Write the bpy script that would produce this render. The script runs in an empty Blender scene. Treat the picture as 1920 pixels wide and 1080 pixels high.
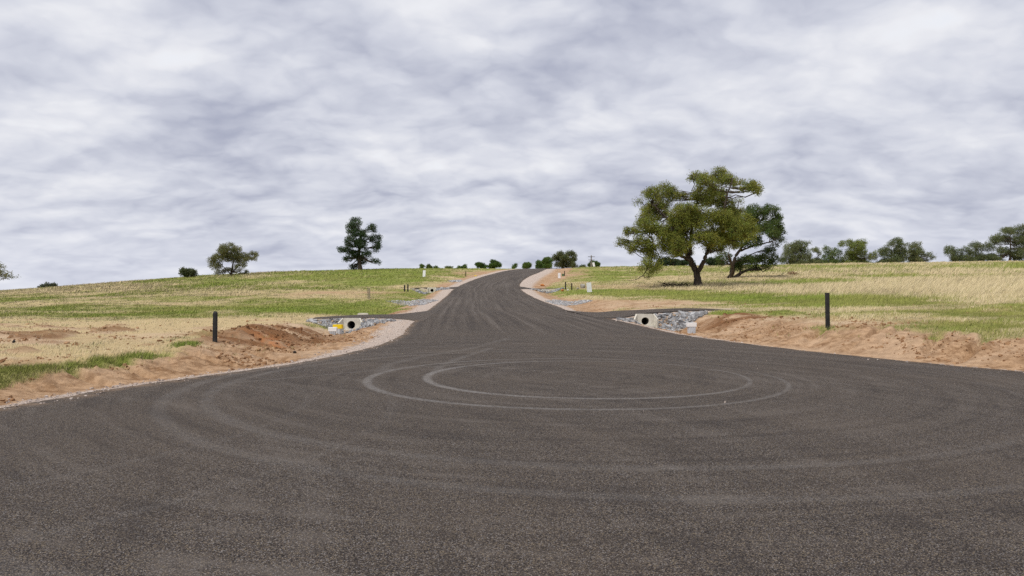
import bpy, math
import numpy as np

# ------------------------------------------------------------------ camera, sky, sun, exposure
SC = bpy.context.scene
F, CX, VH, CAMH = 1360.0, 960.0, 548.0, 1.6     # focal length and horizon row of the photograph (1920 px wide), eye height
cam_d = bpy.data.cameras.new('camera')
cam_d.sensor_width = 36.0
cam_d.lens = 36.0 * F / 1920.0
cam_d.shift_y = (VH - 540.0) / 1920.0
cam_d.clip_start = 0.1
cam_d.clip_end = 20000.0
cam = bpy.data.objects.new('camera', cam_d)
cam.location = (0, 0, CAMH)
cam.rotation_euler = (math.radians(90), 0, 0)
SC.collection.objects.link(cam)
SC.camera = cam

SC.view_settings.view_transform = 'Standard'
SC.view_settings.look = 'None'
SC.view_settings.gamma = 1.0
SC.view_settings.use_curve_mapping = False
SC.view_settings.exposure = 0.90
SC.cycles.use_denoising = False
SC.cycles.max_bounces = 5
SC.cycles.diffuse_bounces = 3
SC.cycles.transparent_max_bounces = 4

SUN_EL, SUN_AZ = math.radians(56), math.radians(-140)     # azimuth from the viewing direction, negative = left


class S:
    """tiny wrapper so that shader maths reads as maths"""
    nt = None

    def __init__(self, sock):
        self.s = sock

    @staticmethod
    def node(kind, **kw):
        n = S.nt.nodes.new(kind)
        for k, v in kw.items():
            setattr(n, k, v)
        return n

    @staticmethod
    def put(inp, v):
        if isinstance(v, S):
            S.nt.links.new(v.s, inp)
        elif v is not None:
            inp.default_value = v

    @staticmethod
    def m(op, a, b=None, c=None, clamp=False):
        n = S.node('ShaderNodeMath', operation=op, use_clamp=clamp)
        S.put(n.inputs[0], a)
        S.put(n.inputs[1], b)
        if c is not None:
            S.put(n.inputs[2], c)
        return S(n.outputs[0])

    def __add__(a, b): return S.m('ADD', a, b)
    __radd__ = __add__
    def __sub__(a, b): return S.m('SUBTRACT', a, b)
    def __rsub__(a, b): return S.m('SUBTRACT', b, a)
    def __mul__(a, b): return S.m('MULTIPLY', a, b)
    __rmul__ = __mul__
    def __truediv__(a, b): return S.m('DIVIDE', a, b)
    def abs(a): return S.m('ABSOLUTE', a)
    def max(a, b): return S.m('MAXIMUM', a, b)
    def min(a, b): return S.m('MINIMUM', a, b)
    def sqrt(a): return S.m('SQRT', a)

    def step(a, lo, hi):                       # smoothstep lo..hi -> 0..1
        n = S.node('ShaderNodeMapRange', interpolation_type='SMOOTHSTEP')
        S.put(n.inputs[0], a)
        n.inputs[1].default_value = lo
        n.inputs[2].default_value = hi
        return S(n.outputs[0])

    def lin(a, lo, hi, o0=0.0, o1=1.0):
        n = S.node('ShaderNodeMapRange')
        S.put(n.inputs[0], a)
        for i, v in enumerate((lo, hi, o0, o1)):
            n.inputs[i + 1].default_value = v
        return S(n.outputs[0])

    @staticmethod
    def xyz(x, y=0.0, z=0.0):
        n = S.node('ShaderNodeCombineXYZ')
        S.put(n.inputs[0], x)
        S.put(n.inputs[1], y)
        S.put(n.inputs[2], z)
        return S(n.outputs[0])

    def split(a):
        n = S.node('ShaderNodeSeparateXYZ')
        S.put(n.inputs[0], a)
        return [S(o) for o in n.outputs]

    @staticmethod
    def noise(vec, scale, detail=4.0, rough=0.5, dist=0.0, col=False):
        n = S.node('ShaderNodeTexNoise')
        S.put(n.inputs['Vector'], vec)
        n.inputs['Scale'].default_value = scale
        n.inputs['Detail'].default_value = detail
        n.inputs['Roughness'].default_value = rough
        n.inputs['Distortion'].default_value = dist
        return S(n.outputs['Color' if col else 'Fac'])

    @staticmethod
    def mix(f, a, b):
        n = S.node('ShaderNodeMix', data_type='RGBA')
        S.put(n.inputs[0], f)
        for i, v in ((6, a), (7, b)):
            S.put(n.inputs[i], v if isinstance(v, S) else (*v, 1.0))
        return S(n.outputs[2])

    @staticmethod
    def attr(name, out='Fac'):
        n = S.node('ShaderNodeAttribute', attribute_name=name)
        return S(n.outputs[out])


# ---- the sky: a Nishita sky behind an unbroken layer of stratocumulus
world = bpy.data.worlds.new('World')
SC.world = world
world.use_nodes = True
S.nt = world.node_tree
S.nt.nodes.clear()
sky = S.node('ShaderNodeTexSky', sky_type='NISHITA', sun_disc=False)
sky.sun_elevation = SUN_EL
sky.sun_rotation = SUN_AZ
gx, gy, gz = S(S.node('ShaderNodeTexCoord').outputs['Generated']).split()
zz = gz.max(0.0) + 0.30
px_, py_ = gx / zz, gy / zz
P = S.xyz(px_, py_, 0.0)
warp = S.noise(P, 3.2, 5.0, 0.55, col=True).split()
wx, wy = px_ + (warp[0] - 0.5) * 0.15, py_ + (warp[1] - 0.5) * 0.15


def billow(ox, oy):                                                         # rounded heaps with creases between them, taken at an offset
    t = None
    for (sc, w, zo) in ((3.1, 0.46, 1.3), (7.0, 0.27, 4.1), (15.0, 0.13, 8.6)):
        n = (S.noise(S.xyz((wx + ox) * 0.8, wy + oy, zo), sc, 1.5, 0.45) * 2.0 - 1.0).abs() * (w * 2.2)
        t = n if t is None else t + n
    return t


big = S.noise(S.xyz(wx * 0.9, wy, 3.3), 2.1, 8.0, 0.55)                     # broad thick and thin areas of the layer
heap = billow(0.0, 0.0)
relief = (heap - billow(0.02, -0.05)) * 0.36                                # the heaps' edges that catch the light
lum = (big.lin(0.22, 0.80, 1.0, 0.02) + (heap - 0.36) * 0.26 + relief).max(0.0).min(1.0)
low = gz.step(0.0, 0.12)                                                    # paler toward the horizon
c_dark = (2.06, 2.20, 2.82)
c_mid = (3.48, 3.60, 4.06)
c_light = (4.75, 4.78, 4.95)
col = S.mix(lum.step(0.0, 0.60), c_dark, c_mid)
col = S.mix(lum.step(0.42, 1.0), col, c_light)
col = S.mix(low.lin(0, 1, 0.40, 0.0), col, (4.0, 4.12, 4.65))
col = S.mix(lum.lin(0.80, 1.0, 0.0, 0.10), col, S(sky.outputs[0]))
bg = S.node('ShaderNodeBackground')
S.put(bg.inputs[0], col)
bg.inputs[1].default_value = 0.1
S.nt.links.new(bg.outputs[0], S.node('ShaderNodeOutputWorld').inputs[0])

sun_d = bpy.data.lights.new('sun', 'SUN')
sun_d.energy = 1.5
sun_d.angle = math.radians(22)
sun_d.color = (1.0, 0.95, 0.87)
sun = bpy.data.objects.new('sun', sun_d)
sx, sy, sz = math.cos(SUN_EL) * math.sin(SUN_AZ), math.cos(SUN_EL) * math.cos(SUN_AZ), math.sin(SUN_EL)
sun.rotation_euler = (math.pi / 2 - SUN_EL, 0, math.atan2(sy, sx) + math.pi / 2)
sun.location = (0, 0, 60)
SC.collection.objects.link(sun)

# ------------------------------------------------------------------ helpers
rng = np.random.default_rng(11)
COL = SC.collection


def tag(o, label=None, cat=None, group=None, kind=None):
    if label: o['label'] = label
    if cat: o['category'] = cat
    if group: o['group'] = group
    if kind: o['kind'] = kind
    return o


def empty(name, loc, rz=0.0, label=None, cat=None, group=None):
    o = bpy.data.objects.new(name, None)
    o.empty_display_size = 0.2
    o.location = loc
    o.rotation_euler = (0, 0, rz)
    COL.objects.link(o)
    return tag(o, label, cat, group)


def mk(name, V, quads=None, tris=None, mat=None, parent=None, smooth=False, attrs=None, cols=None):
    """one mesh object from arrays; attrs = per-vertex floats, cols = per-vertex RGB"""
    V = np.asarray(V, np.float32).reshape(-1, 3)
    q = np.zeros((0, 4), np.int32) if quads is None else np.asarray(quads, np.int32).reshape(-1, 4)
    t = np.zeros((0, 3), np.int32) if tris is None else np.asarray(tris, np.int32).reshape(-1, 3)
    me = bpy.data.meshes.new(name)
    me.vertices.add(len(V))
    me.vertices.foreach_set('co', V.ravel())
    me.loops.add(q.size + t.size)
    me.loops.foreach_set('vertex_index', np.concatenate([q.ravel(), t.ravel()]))
    me.polygons.add(len(q) + len(t))
    starts = np.concatenate([np.arange(len(q)) * 4, q.size + np.arange(len(t)) * 3]).astype(np.int32)
    me.polygons.foreach_set('loop_start', starts)
    me.polygons.foreach_set('use_smooth', np.full(len(starts), smooth))
    for k, a in (attrs or {}).items():
        at = me.attributes.new(k, 'FLOAT', 'POINT')
        at.data.foreach_set('value', np.asarray(a, np.float32).ravel())
    for k, a in (cols or {}).items():
        at = me.attributes.new(k, 'FLOAT_COLOR', 'POINT')
        c = np.ones((len(V), 4), np.float32)
        c[:, :3] = a
        at.data.foreach_set('color', c.ravel())
    me.update(calc_edges=True)
    me.validate()
    if mat: me.materials.append(mat)
    o = bpy.data.objects.new(name, me)
    COL.objects.link(o)
    if parent: o.parent = parent
    return o


def smooth(x, a, b):
    t = np.clip((x - a) / (b - a), 0, 1)
    return t * t * (3 - 2 * t)


def _hash(i, j, k):
    h = (i.astype(np.int64) * 374761393 + j.astype(np.int64) * 668265263 + k * 2246822519) & 0xffffffff
    h = ((h ^ (h >> 13)) * 1274126177) & 0xffffffff
    return ((h ^ (h >> 16)) & 0xffff) / 65535.0


def vnoise(x, y, k=0):
    xi, yi = np.floor(x), np.floor(y)
    fx, fy = x - xi, y - yi
    fx, fy = fx * fx * (3 - 2 * fx), fy * fy * (3 - 2 * fy)
    a, b, c, d = _hash(xi, yi, k), _hash(xi + 1, yi, k), _hash(xi, yi + 1, k), _hash(xi + 1, yi + 1, k)
    return (a * (1 - fx) + b * fx) * (1 - fy) + (c * (1 - fx) + d * fx) * fy


def fbm(x, y, octaves=4, k=0, gain=0.5):
    s, amp, tot = 0.0, 1.0, 0.0
    for o in range(octaves):
        s = s + amp * vnoise(x * 2 ** o + 17.3 * o, y * 2 ** o - 9.1 * o, k + o)
        tot += amp
        amp *= gain
    return s / tot                                     # 0..1


def hermite(xk, yk, x):
    """smooth curve through knots (yk may have extra axes)"""
    xk, yk, x = np.asarray(xk, float), np.asarray(yk, float), np.asarray(x, float)
    sl = np.diff(yk, axis=0) / np.diff(xk).reshape((-1,) + (1,) * (yk.ndim - 1))
    m = np.empty_like(yk)
    m[0], m[-1] = sl[0], sl[-1]
    w = np.diff(xk)
    for i in range(1, len(xk) - 1):
        m[i] = (sl[i - 1] * w[i] + sl[i] * w[i - 1]) / (w[i] + w[i - 1])
    i = np.clip(np.searchsorted(xk, x) - 1, 0, len(xk) - 2)
    h = (xk[i + 1] - xk[i])
    t = np.clip((x - xk[i]) / h, 0, 1)
    sh = (-1,) + (1,) * (yk.ndim - 1)
    if yk.ndim > 1:
        t, h = t.reshape(sh), h.reshape(sh)
    return (yk[i] * (2 * t**3 - 3 * t**2 + 1) + m[i] * h * (t**3 - 2 * t**2 + t)
            + yk[i + 1] * (-2 * t**3 + 3 * t**2) + m[i + 1] * h * (t**3 - t**2))


def mat(name, build, rough=0.9, spec=0.2):
    m = bpy.data.materials.new(name)
    m.use_nodes = True
    S.nt = m.node_tree
    S.nt.nodes.clear()
    b = S.node('ShaderNodeBsdfPrincipled')
    b.inputs['Roughness'].default_value = rough
    b.inputs['Specular IOR Level'].default_value = spec
    out = S.node('ShaderNodeOutputMaterial')
    S.nt.links.new(b.outputs[0], out.inputs[0])
    P = S(S.node('ShaderNodeNewGeometry').outputs['Position'])
    O = S(S.node('ShaderNodeTexCoord').outputs['Object'])
    r = build(b, P, O, out)
    if r is not None:
        S.put(b.inputs['Base Color'], r)
    return m


def bump(b, h, strength=0.5, dist=0.02):
    n = S.node('ShaderNodeBump')
    n.inputs['Strength'].default_value = strength
    n.inputs['Distance'].default_value = dist
    S.put(n.inputs['Height'], h)
    S.put(b.inputs['Normal'], S(n.outputs[0]))


def tube(pts, rad, n=7):
    """tapered tube along a polyline -> verts, quads"""
    pts, rad = np.asarray(pts, float), np.asarray(rad, float)
    tan = np.gradient(pts, axis=0)
    tan /= np.linalg.norm(tan, axis=1)[:, None] + 1e-9
    ref = np.where(np.abs(tan[:, 2:3]) > 0.9, np.array([[1.0, 0, 0]]), np.array([[0, 0, 1.0]]))
    a = np.cross(tan, ref)
    a /= np.linalg.norm(a, axis=1)[:, None] + 1e-9
    b = np.cross(tan, a)
    th = np.linspace(0, 2 * np.pi, n, endpoint=False)
    V = pts[:, None] + rad[:, None, None] * (np.cos(th)[None, :, None] * a[:, None] + np.sin(th)[None, :, None] * b[:, None])
    m = len(pts)
    i = np.arange(m - 1)[:, None] * n
    j = np.arange(n)[None]
    j2 = (j + 1) % n
    Q = np.stack([i + j, i + j2, i + n + j2, i + n + j], -1).reshape(-1, 4)
    return V.reshape(-1, 3), Q


class MB:
    """collects pieces of one part"""
    def __init__(s):
        s.V, s.Q, s.T, s.n = [], [], [], 0

    def add(s, V, Q=None, T=None):
        V = np.asarray(V, float).reshape(-1, 3)
        s.V.append(V)
        if Q is not None and len(Q): s.Q.append(np.asarray(Q) + s.n)
        if T is not None and len(T): s.T.append(np.asarray(T) + s.n)
        s.n += len(V)
        return s

    def tube(s, pts, rad, n=7, cap=True):
        V, Q = tube(pts, rad, n)
        T = []
        if cap:
            for base in (0, len(V) - n):
                T += [(base, base + k, base + k + 1) for k in range(1, n - 1)]
        return s.add(V, Q, T)

    def prism(s, poly, y0, y1, bev=0.0):
        """polygon in x,z pushed from y0 to y1 (convex)"""
        p = np.asarray(poly, float)
        n = len(p)
        if bev:
            c = p.mean(0)
            q = c + (p - c) * (1 - bev / (np.abs(p - c).max() + 1e-9))
            rings = [(q, y0), (p, y0 + bev), (p, y1 - bev), (q, y1)]
        else:
            rings = [(p, y0), (p, y1)]
        V = np.concatenate([np.column_stack([r[:, 0], np.full(n, y), r[:, 1]]) for r, y in rings])
        Q = [(a * n + k, a * n + (k + 1) % n, (a + 1) * n + (k + 1) % n, (a + 1) * n + k) for a in range(len(rings) - 1) for k in range(n)]
        L = (len(rings) - 1) * n
        T = [(0, k, k + 1) for k in range(1, n - 1)] + [(L, L + k + 1, L + k) for k in range(1, n - 1)]
        return s.add(V, Q, T)

    def box(s, lo, hi, bev=0.0):
        (x0, y0, z0), (x1, y1, z1) = lo, hi
        return s.prism([(x0, z0), (x1, z0), (x1, z1), (x0, z1)], y0, y1, bev)

    def build(s, name, mt, parent=None, smooth=False):
        return mk(name, np.concatenate(s.V), np.concatenate(s.Q) if s.Q else None, np.concatenate(s.T) if s.T else None, mt, parent, smooth)

# ------------------------------------------------------------------ the lie of the land
def px(u, v, d):
    return np.array([(u - CX) * d / F, d, CAMH + (VH - v) * d / F])


# rows of the photograph at which open ground stands at a given distance (survey of the paddocks)
TD = [6, 12, 20, 30, 40, 60, 80, 100, 130, 165, 190]
TU = [-250, 0, 200, 400, 650, 800, 960, 1150, 1400, 1650, 1920, 2200]
TV = np.array([
    [880, 706, 643, 613, 596, 577, 566, 560, 555, 553, 552],
    [880, 700, 641, 611, 594, 574, 562, 555, 549, 546, 545],
    [880, 703, 643, 612, 594, 570, 557, 548, 538, 532, 530.5],
    [880, 708, 645, 613, 594, 567, 551, 540, 527, 518.5, 516],
    [885, 716, 650, 615, 594, 566, 549, 537, 521, 509, 506],
    [890, 722, 653, 616, 595, 565, 548, 535, 518, 507, 503.5],
    [910, 729, 657, 617.5, 596, 565, 548, 536, 522, 509.5, 504],
    [890, 722, 648, 609, 586, 558, 543, 530, 516, 504, 500.5],
    [885, 708, 634, 596, 576, 552, 539, 526, 511, 500, 497.5],
    [880, 695, 620, 583, 565, 547, 532, 519, 505, 496, 494],
    [880, 688, 612, 575, 560, 542, 526, 513, 500, 491, 489.5],
    [880, 685, 608, 572, 556, 538, 522, 509, 497, 488, 486]], float)
_ld = np.linspace(math.log(6), math.log(190), 260)
_uu = np.linspace(-250, 2200, 300)
_tab = hermite(np.log(TD), TV.T, _ld).T
_tab = hermite(TU, _tab, _uu)                           # (u, logd)


def base_z(X, Y):
    X, Y = np.asarray(X, float), np.asarray(Y, float)
    th = np.arctan2(X, Y)
    thc = np.clip(th, math.radians(-41), math.radians(41))
    d = np.hypot(X, Y) * np.cos(thc)
    u = CX + F * np.tan(thc)
    fu = np.clip((u + 250) / 2450 * 299, 0, 298.999)
    fd = np.clip((np.log(np.clip(d, 6, 190)) - _ld[0]) / (_ld[-1] - _ld[0]) * 259, 0, 258.999)
    iu, idd = fu.astype(int), fd.astype(int)
    a, b = fu - iu, fd - idd
    v = (_tab[iu, idd] * (1 - a) + _tab[iu + 1, idd] * a) * (1 - b) + (_tab[iu, idd + 1] * (1 - a) + _tab[iu + 1, idd + 1] * a) * b
    z = CAMH + (VH - v) * np.clip(d, 6, None) / F
    far = np.clip(d - 190, 0, None)
    z = z - 0.0006 * far**2
    w = smooth(d, 210, 620)
    return z * (1 - w) + (-9.0) * w if np.ndim(z) else float(z * (1 - w) - 9.0 * w)


# road: long profile and the two edges
RY = [-60, 10, 18, 26, 32, 36, 42, 66.5, 88, 104, 143, 185, 200, 230, 300, 420]
RZ = [0, 0, 0, .06, .16, .27, .45, 1.18, 2.05, 2.82, 5.07, 7.58, 8.1, 8.3, 5.5, -6]
def zr(y): return hermite(RY, RZ, np.clip(y, -60, 420))


def onroad(u, v):
    d = np.linspace(6, 184, 4000)
    f = CAMH + (VH - v) * d / F - zr(d)
    k = np.argmax(f <= 0)
    return (u - CX) * d[k] / F, d[k]


LP = [(862.8, 535.2), (852.4, 541), (835.5, 556.6), (830, 561), (800.6, 583.8), (776.7, 602), (763, 617), (745.5, 633),
      (695.4, 650.7), (655, 661), (600.6, 672.4), (560, 680), (380, 705.5), (200, 731), (0, 765)]
RP = [(974.5, 535.5), (975.6, 540.4), (999, 556.6), (1022, 566.3), (1048, 575.4), (1071.5, 584.5), (1135.6, 596),
      (1200, 610), (1300, 631), (1429, 648), (1558, 662.7), (1720, 678.8), (1920, 696.6)]
LE = [onroad(*p) for p in LP] + [(-9.6, 5.5), (-11.2, 0), (-10, -7), (-5, -14)]
RE = [onroad(*p) for p in RP] + [(13.6, 11), (16.5, 5), (17, -2), (13, -9), (8, -14)]
LE += [((948 - CX) * 165 / F, 165), ((918 - CX) * 143 / F, 143), ((895 - CX) * 125 / F, 125), (3.2, 185), (9.5, 200), (26, 230), (70, 300), (150, 420)]
RE += [((1022 - CX) * 165 / F, 165), ((1000 - CX) * 143 / F, 143), ((986 - CX) * 125 / F, 125), (11.2, 185), (18.5, 200), (36, 230), (82, 300), (165, 420)]
LE, RE = np.array(sorted(LE, key=lambda p: p[1])), np.array(sorted(RE, key=lambda p: p[1]))
def xl(y): return hermite(LE[:, 1], LE[:, 0], y)
def xr(y): return hermite(RE[:, 1], RE[:, 0], y)


# driveways: columns of (near point, far point) going away from the road edge, and a height along x
DRIVES = {
    'left_near': dict(near=[(-4.2, 34.6), (-4.75, 35.2), (-5.3, 35.75), (-6.2, 36.1), (-7.6, 36.25), (-8.5, 36.3), (-9.6, 36.6), (-10.2, 37.2)],
                      far=[(-4.4, 44.0), (-5.05, 43.2), (-5.5, 42.2), (-6.4, 41.3), (-7.6, 40.8), (-8.6, 40.5), (-9.7, 40.0), (-10.4, 38.9)],
                      zx=[(-10.6, .24), (-10, .27), (-8.5, .335), (-7.6, .345), (-6, .34), (-4, .34)], side=-1),
    'right_near': dict(near=[(4.3, 36.6), (4.9, 36.75), (5.4, 36.5), (6.1, 36.35), (7.2, 36.35), (8.5, 36.5), (10, 36.6), (11.2, 37.2)],
                       far=[(3.1, 44.0), (3.8, 43.0), (4.9, 42.1), (6.4, 41.7), (8.2, 41.5), (9.8, 41.0), (11.4, 40.4), (11.9, 38.9)],
                       zx=[(3, .42), (5, .44), (6, .53), (7.2, .585), (8.5, .65), (10, .70), (11.9, .62)], side=1),
    'left_far': dict(near=[(-6.3, 85.6), (-6.9, 86.8), (-7.8, 87.4), (-9.4, 87.6), (-11, 87.8), (-12.4, 88.6)],
                     far=[(-6.2, 95.5), (-6.8, 94.0), (-7.8, 93.0), (-9.6, 92.4), (-11.2, 92.0), (-12.6, 90.6)],
                     zx=[(-12.7, 2.12), (-11, 2.16), (-8, 2.17), (-6, 2.2)], side=-1),
    'right_far': dict(near=[(0.75, 85.6), (1.3, 86.8), (2.2, 87.3), (4, 87.5), (5.6, 87.6), (6.6, 88.2)],
                      far=[(0.7, 95.0), (1.2, 94.0), (2.2, 93.2), (4.2, 92.6), (5.6, 92.2), (6.8, 91)],
                      zx=[(0.5, 2.1), (2, 2.05), (4, 2.03), (6.8, 2.06)], side=1),
}
for D in DRIVES.values():
    D['near'], D['far'], D['zx'] = np.array(D['near'], float), np.array(D['far'], float), np.array(D['zx'], float)
    D['poly'] = np.concatenate([D['near'], D['far'][::-1]])


def drive_z(D, X, Y):
    s = D['side']
    edge = np.where(s < 0, xl(np.clip(Y, -14, 420)), xr(np.clip(Y, -14, 420)))
    e = (X - edge) * s
    w = smooth(e, 0.0, 2.2)
    return zr(Y) * (1 - w) + hermite(D['zx'][:, 0], D['zx'][:, 1], X) * w


def seg_dist(X, Y, poly, closed):
    best = np.full(X.shape, 1e9)
    n = len(poly)
    for i in range(n if closed else n - 1):
        a, b = poly[i], poly[(i + 1) % n]
        dx, dy = b - a
        t = np.clip(((X - a[0]) * dx + (Y - a[1]) * dy) / (dx * dx + dy * dy + 1e-12), 0, 1)
        best = np.minimum(best, np.hypot(X - a[0] - t * dx, Y - a[1] - t * dy))
    return best


def inside(X, Y, poly):
    c = np.zeros(X.shape, bool)
    n = len(poly)
    for i in range(n):
        (x1, y1), (x2, y2) = poly[i], poly[(i + 1) % n]
        c ^= ((y1 > Y) != (y2 > Y)) & (X < (x2 - x1) * (Y - y1) / (y2 - y1 + 1e-12) + x1)
    return c


_ys = np.concatenate([np.linspace(-14, 52, 70), np.linspace(52, 240, 70), np.linspace(250, 420, 12)])
LPOLY = np.column_stack([xl(_ys), _ys])
RPOLY = np.column_stack([xr(_ys), _ys])
RPOLYGON = np.concatenate([LPOLY, RPOLY[::-1]])


def road_e(X, Y):
    """distance outside the road edge (negative on the road), and which side"""
    yc = np.clip(Y, -14, 420)
    L, R = xl(yc), xr(yc)
    sl, sr_ = (xl(yc + 0.5) - L) / 0.5, (xr(yc + 0.5) - R) / 0.5
    dl, dr = np.abs(X - L) / np.sqrt(1 + sl**2), np.abs(X - R) / np.sqrt(1 + sr_**2)
    back = np.clip(-14 - Y, 0, None)
    dl, dr = np.hypot(dl, back), np.hypot(dr, back)
    nr_ = (Y < 48) & (np.hypot(X, Y) < 60)                  # near the bulb the edges curve: measure to the polyline
    if nr_.any():
        k = LPOLY[:, 1] < 52
        dl[nr_], dr[nr_] = seg_dist(X[nr_], Y[nr_], LPOLY[k], False), seg_dist(X[nr_], Y[nr_], RPOLY[k], False)
    close = np.minimum(dl, dr)
    ins = (X > L) & (X < R) & (Y > -14) & (Y < 420)
    return np.where(ins, -close, close), np.where(dl < dr, -1, 1)


def gravel_w(side, Y):
    l = hermite([-20, 9, 13, 17, 21, 26, 34, 44, 60, 90, 140, 420], [.26, .26, .2, .26, .65, 1.05, 1.2, 1.15, 1.2, 1.3, 1.4, 1.4], np.clip(Y, -20, 420))
    r = hermite([-20, 12, 22, 26, 31, 36, 44, 55, 70, 90, 120, 170, 420], [.05, .06, .07, .3, .42, .4, .6, .8, 1.1, 1.7, 2.6, 2.4, 2], np.clip(Y, -20, 420))
    return np.where(side < 0, l, r)


def gauss(X, Y, cx, cy, sx_, sy_, ang=0.0):
    c, s = math.cos(ang), math.sin(ang)
    a, b = (X - cx) * c + (Y - cy) * s, -(X - cx) * s + (Y - cy) * c
    return np.exp(-(a / sx_)**2 - (b / sy_)**2)


def land(X, Y, rough=True):
    """ground height, plus road distance and side"""
    X, Y = np.asarray(X, float), np.asarray(Y, float)
    e, side = road_e(X, Y)
    z = base_z(X, Y)
    z = z + (fbm(X / 9.0, Y / 9.0, 3, 40) - 0.5) * 0.35 * smooth(Y, 25, 70) * smooth(e, 3, 12)
    zrd = zr(np.clip(Y, -60, 420))
    B = np.where(side < 0, hermite([-20, 12, 16, 20, 36, 60, 420], [2.0, 2.0, 2.6, 4.2, 5.5, 6, 8], np.clip(Y, -20, 420)),
                 hermite([-20, 12, 24, 30, 40, 60, 420], [2.3, 2.4, 2.8, 4.0, 4.5, 6, 8], np.clip(Y, -20, 420)))
    w = smooth(e, 0.15, B)
    z = zrd * (1 - w) + z * w
    # table drains beside the road, deepest at the culverts
    al = hermite([10, 17, 22, 27, 33, 36.5, 40, 46, 60, 84, 87, 93, 110, 150], [0, 0, .16, .26, .46, .50, .45, .30, .22, .52, .56, .3, .15, .1], np.clip(Y, 10, 150))
    ar = hermite([10, 24, 28, 33, 36, 40, 46, 60, 84, 87, 93, 110, 150], [0, 0, .20, .58, .66, .50, .28, .22, .44, .46, .25, .12, .1], np.clip(Y, 10, 150))
    e0 = np.where(side < 0, hermite([10, 24, 36, 60, 150], [2.3, 2.5, 3.2, 3.2, 3.2], np.clip(Y, 10, 150)),
                  hermite([10, 28, 36, 60, 150], [1.3, 1.5, 2.0, 2.8, 2.8], np.clip(Y, 10, 150)))
    sw = np.where(side < 0, 1.15, np.where(Y < 44, 0.95, 1.3))
    z = z - np.where(side < 0, al, ar) * np.exp(-((e - e0) / sw)**2) * (e > 0)
    # spoil heaps thrown up from the drains
    z = z + 0.30 * gauss(X, Y, -8.6, 24.6, 1.1, 3.4, -0.10) + 0.16 * gauss(X, Y, -9.4, 30.0, 1.0, 1.8)
    z = z + 0.10 * gauss(X, Y, -7.9, 17.3, 0.8, 2.2, 0.3)
    z = z + 0.16 * gauss(X, Y, 9.6, 30.2, 1.6, 1.1, -0.5) + 0.12 * gauss(X, Y, 8.6, 27.6, 1.5, 0.7, -0.4)
    z = z + 0.55 * gauss(X, Y, 14.5, 165.0, 9.0, 9.0)
    if rough:
        dirt = np.exp(-((e - 2.3) / 2.2)**2) * (1 - smooth(Y, 34, 40))
        dirt = np.maximum(dirt, 0.9 * gauss(X, Y, -8.4, 24.5, 1.8, 4.5))
        r1 = fbm(X * 1.6, Y * 1.6, 5, 3, 0.55) - 0.5
        ridge = 1 - np.abs(fbm(X * 0.9 + 5, Y * 0.9, 4, 9) - 0.5) * 4
        # runnels scoured down the batter
        al_ = np.where(side < 0, Y * 1.15 + X * 0.35, Y * 1.1 - X * 0.6)
        rill = np.abs(fbm(al_ * 0.9, e * 0.22, 3, 21) - 0.5) * 2
        z = z + dirt * smooth(e, 0.1, 0.8) * (0.27 * r1 + 0.05 * ridge * 0.5 - 0.22 * (1 - smooth(rill, 0.0, 0.16)))
        clod = fbm(X * 7, Y * 7, 3, 33)
        z = z + dirt * smooth(e, 0.25, 0.9) * 0.06 * smooth(clod, 0.55, 0.85)
        z = z + (fbm(X * 1.1, Y * 1.1, 4, 60) - 0.5) * 0.10 * smooth(e, 1.5, 5)
        lump = smooth(fbm(X * 0.55, Y * 0.55, 3, 71), 0.60, 0.78) * (1 - smooth(Y, 26, 40)) * smooth(e, 3, 5)
        z = z + lump * 0.22 * fbm(X * 4, Y * 4, 3, 72)
    for D in DRIVES.values():
        near = (np.abs(X - D['poly'][:, 0].mean()) < 9) & (np.abs(Y - D['poly'][:, 1].mean()) < 9)
        if near.any():
            xs, ys_ = X[near], Y[near]
            ed = np.where(inside(xs, ys_, D['poly']), 0.0, seg_dist(xs, ys_, D['poly'], True))
            k = smooth(ed, 0.03, 0.45)
            z[near] = (drive_z(D, xs, ys_) - 0.03) * (1 - k) + z[near] * k
    z = np.where(e < 0.0, zrd - 0.05, z - 0.012 * (1 - smooth(e, 0.0, 0.4)))
    return z, e, side


def ground(x, y):
    return float(land(np.array([float(x)]), np.array([float(y)]))[0][0])


def hit(u, v, lo=7.0, hi=200.0):
    """where the sight line through a point of the photograph meets the ground"""
    d = np.exp(np.linspace(math.log(lo), math.log(hi), 1500))
    X = (u - CX) * d / F
    z = land(X, d)[0]
    f = CAMH + (VH - v) * d / F - z
    k = int(np.argmax(f <= 0)) if (f <= 0).any() else int(np.argmin(f))
    return float(X[k]), float(d[k]), float(z[k])


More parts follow.
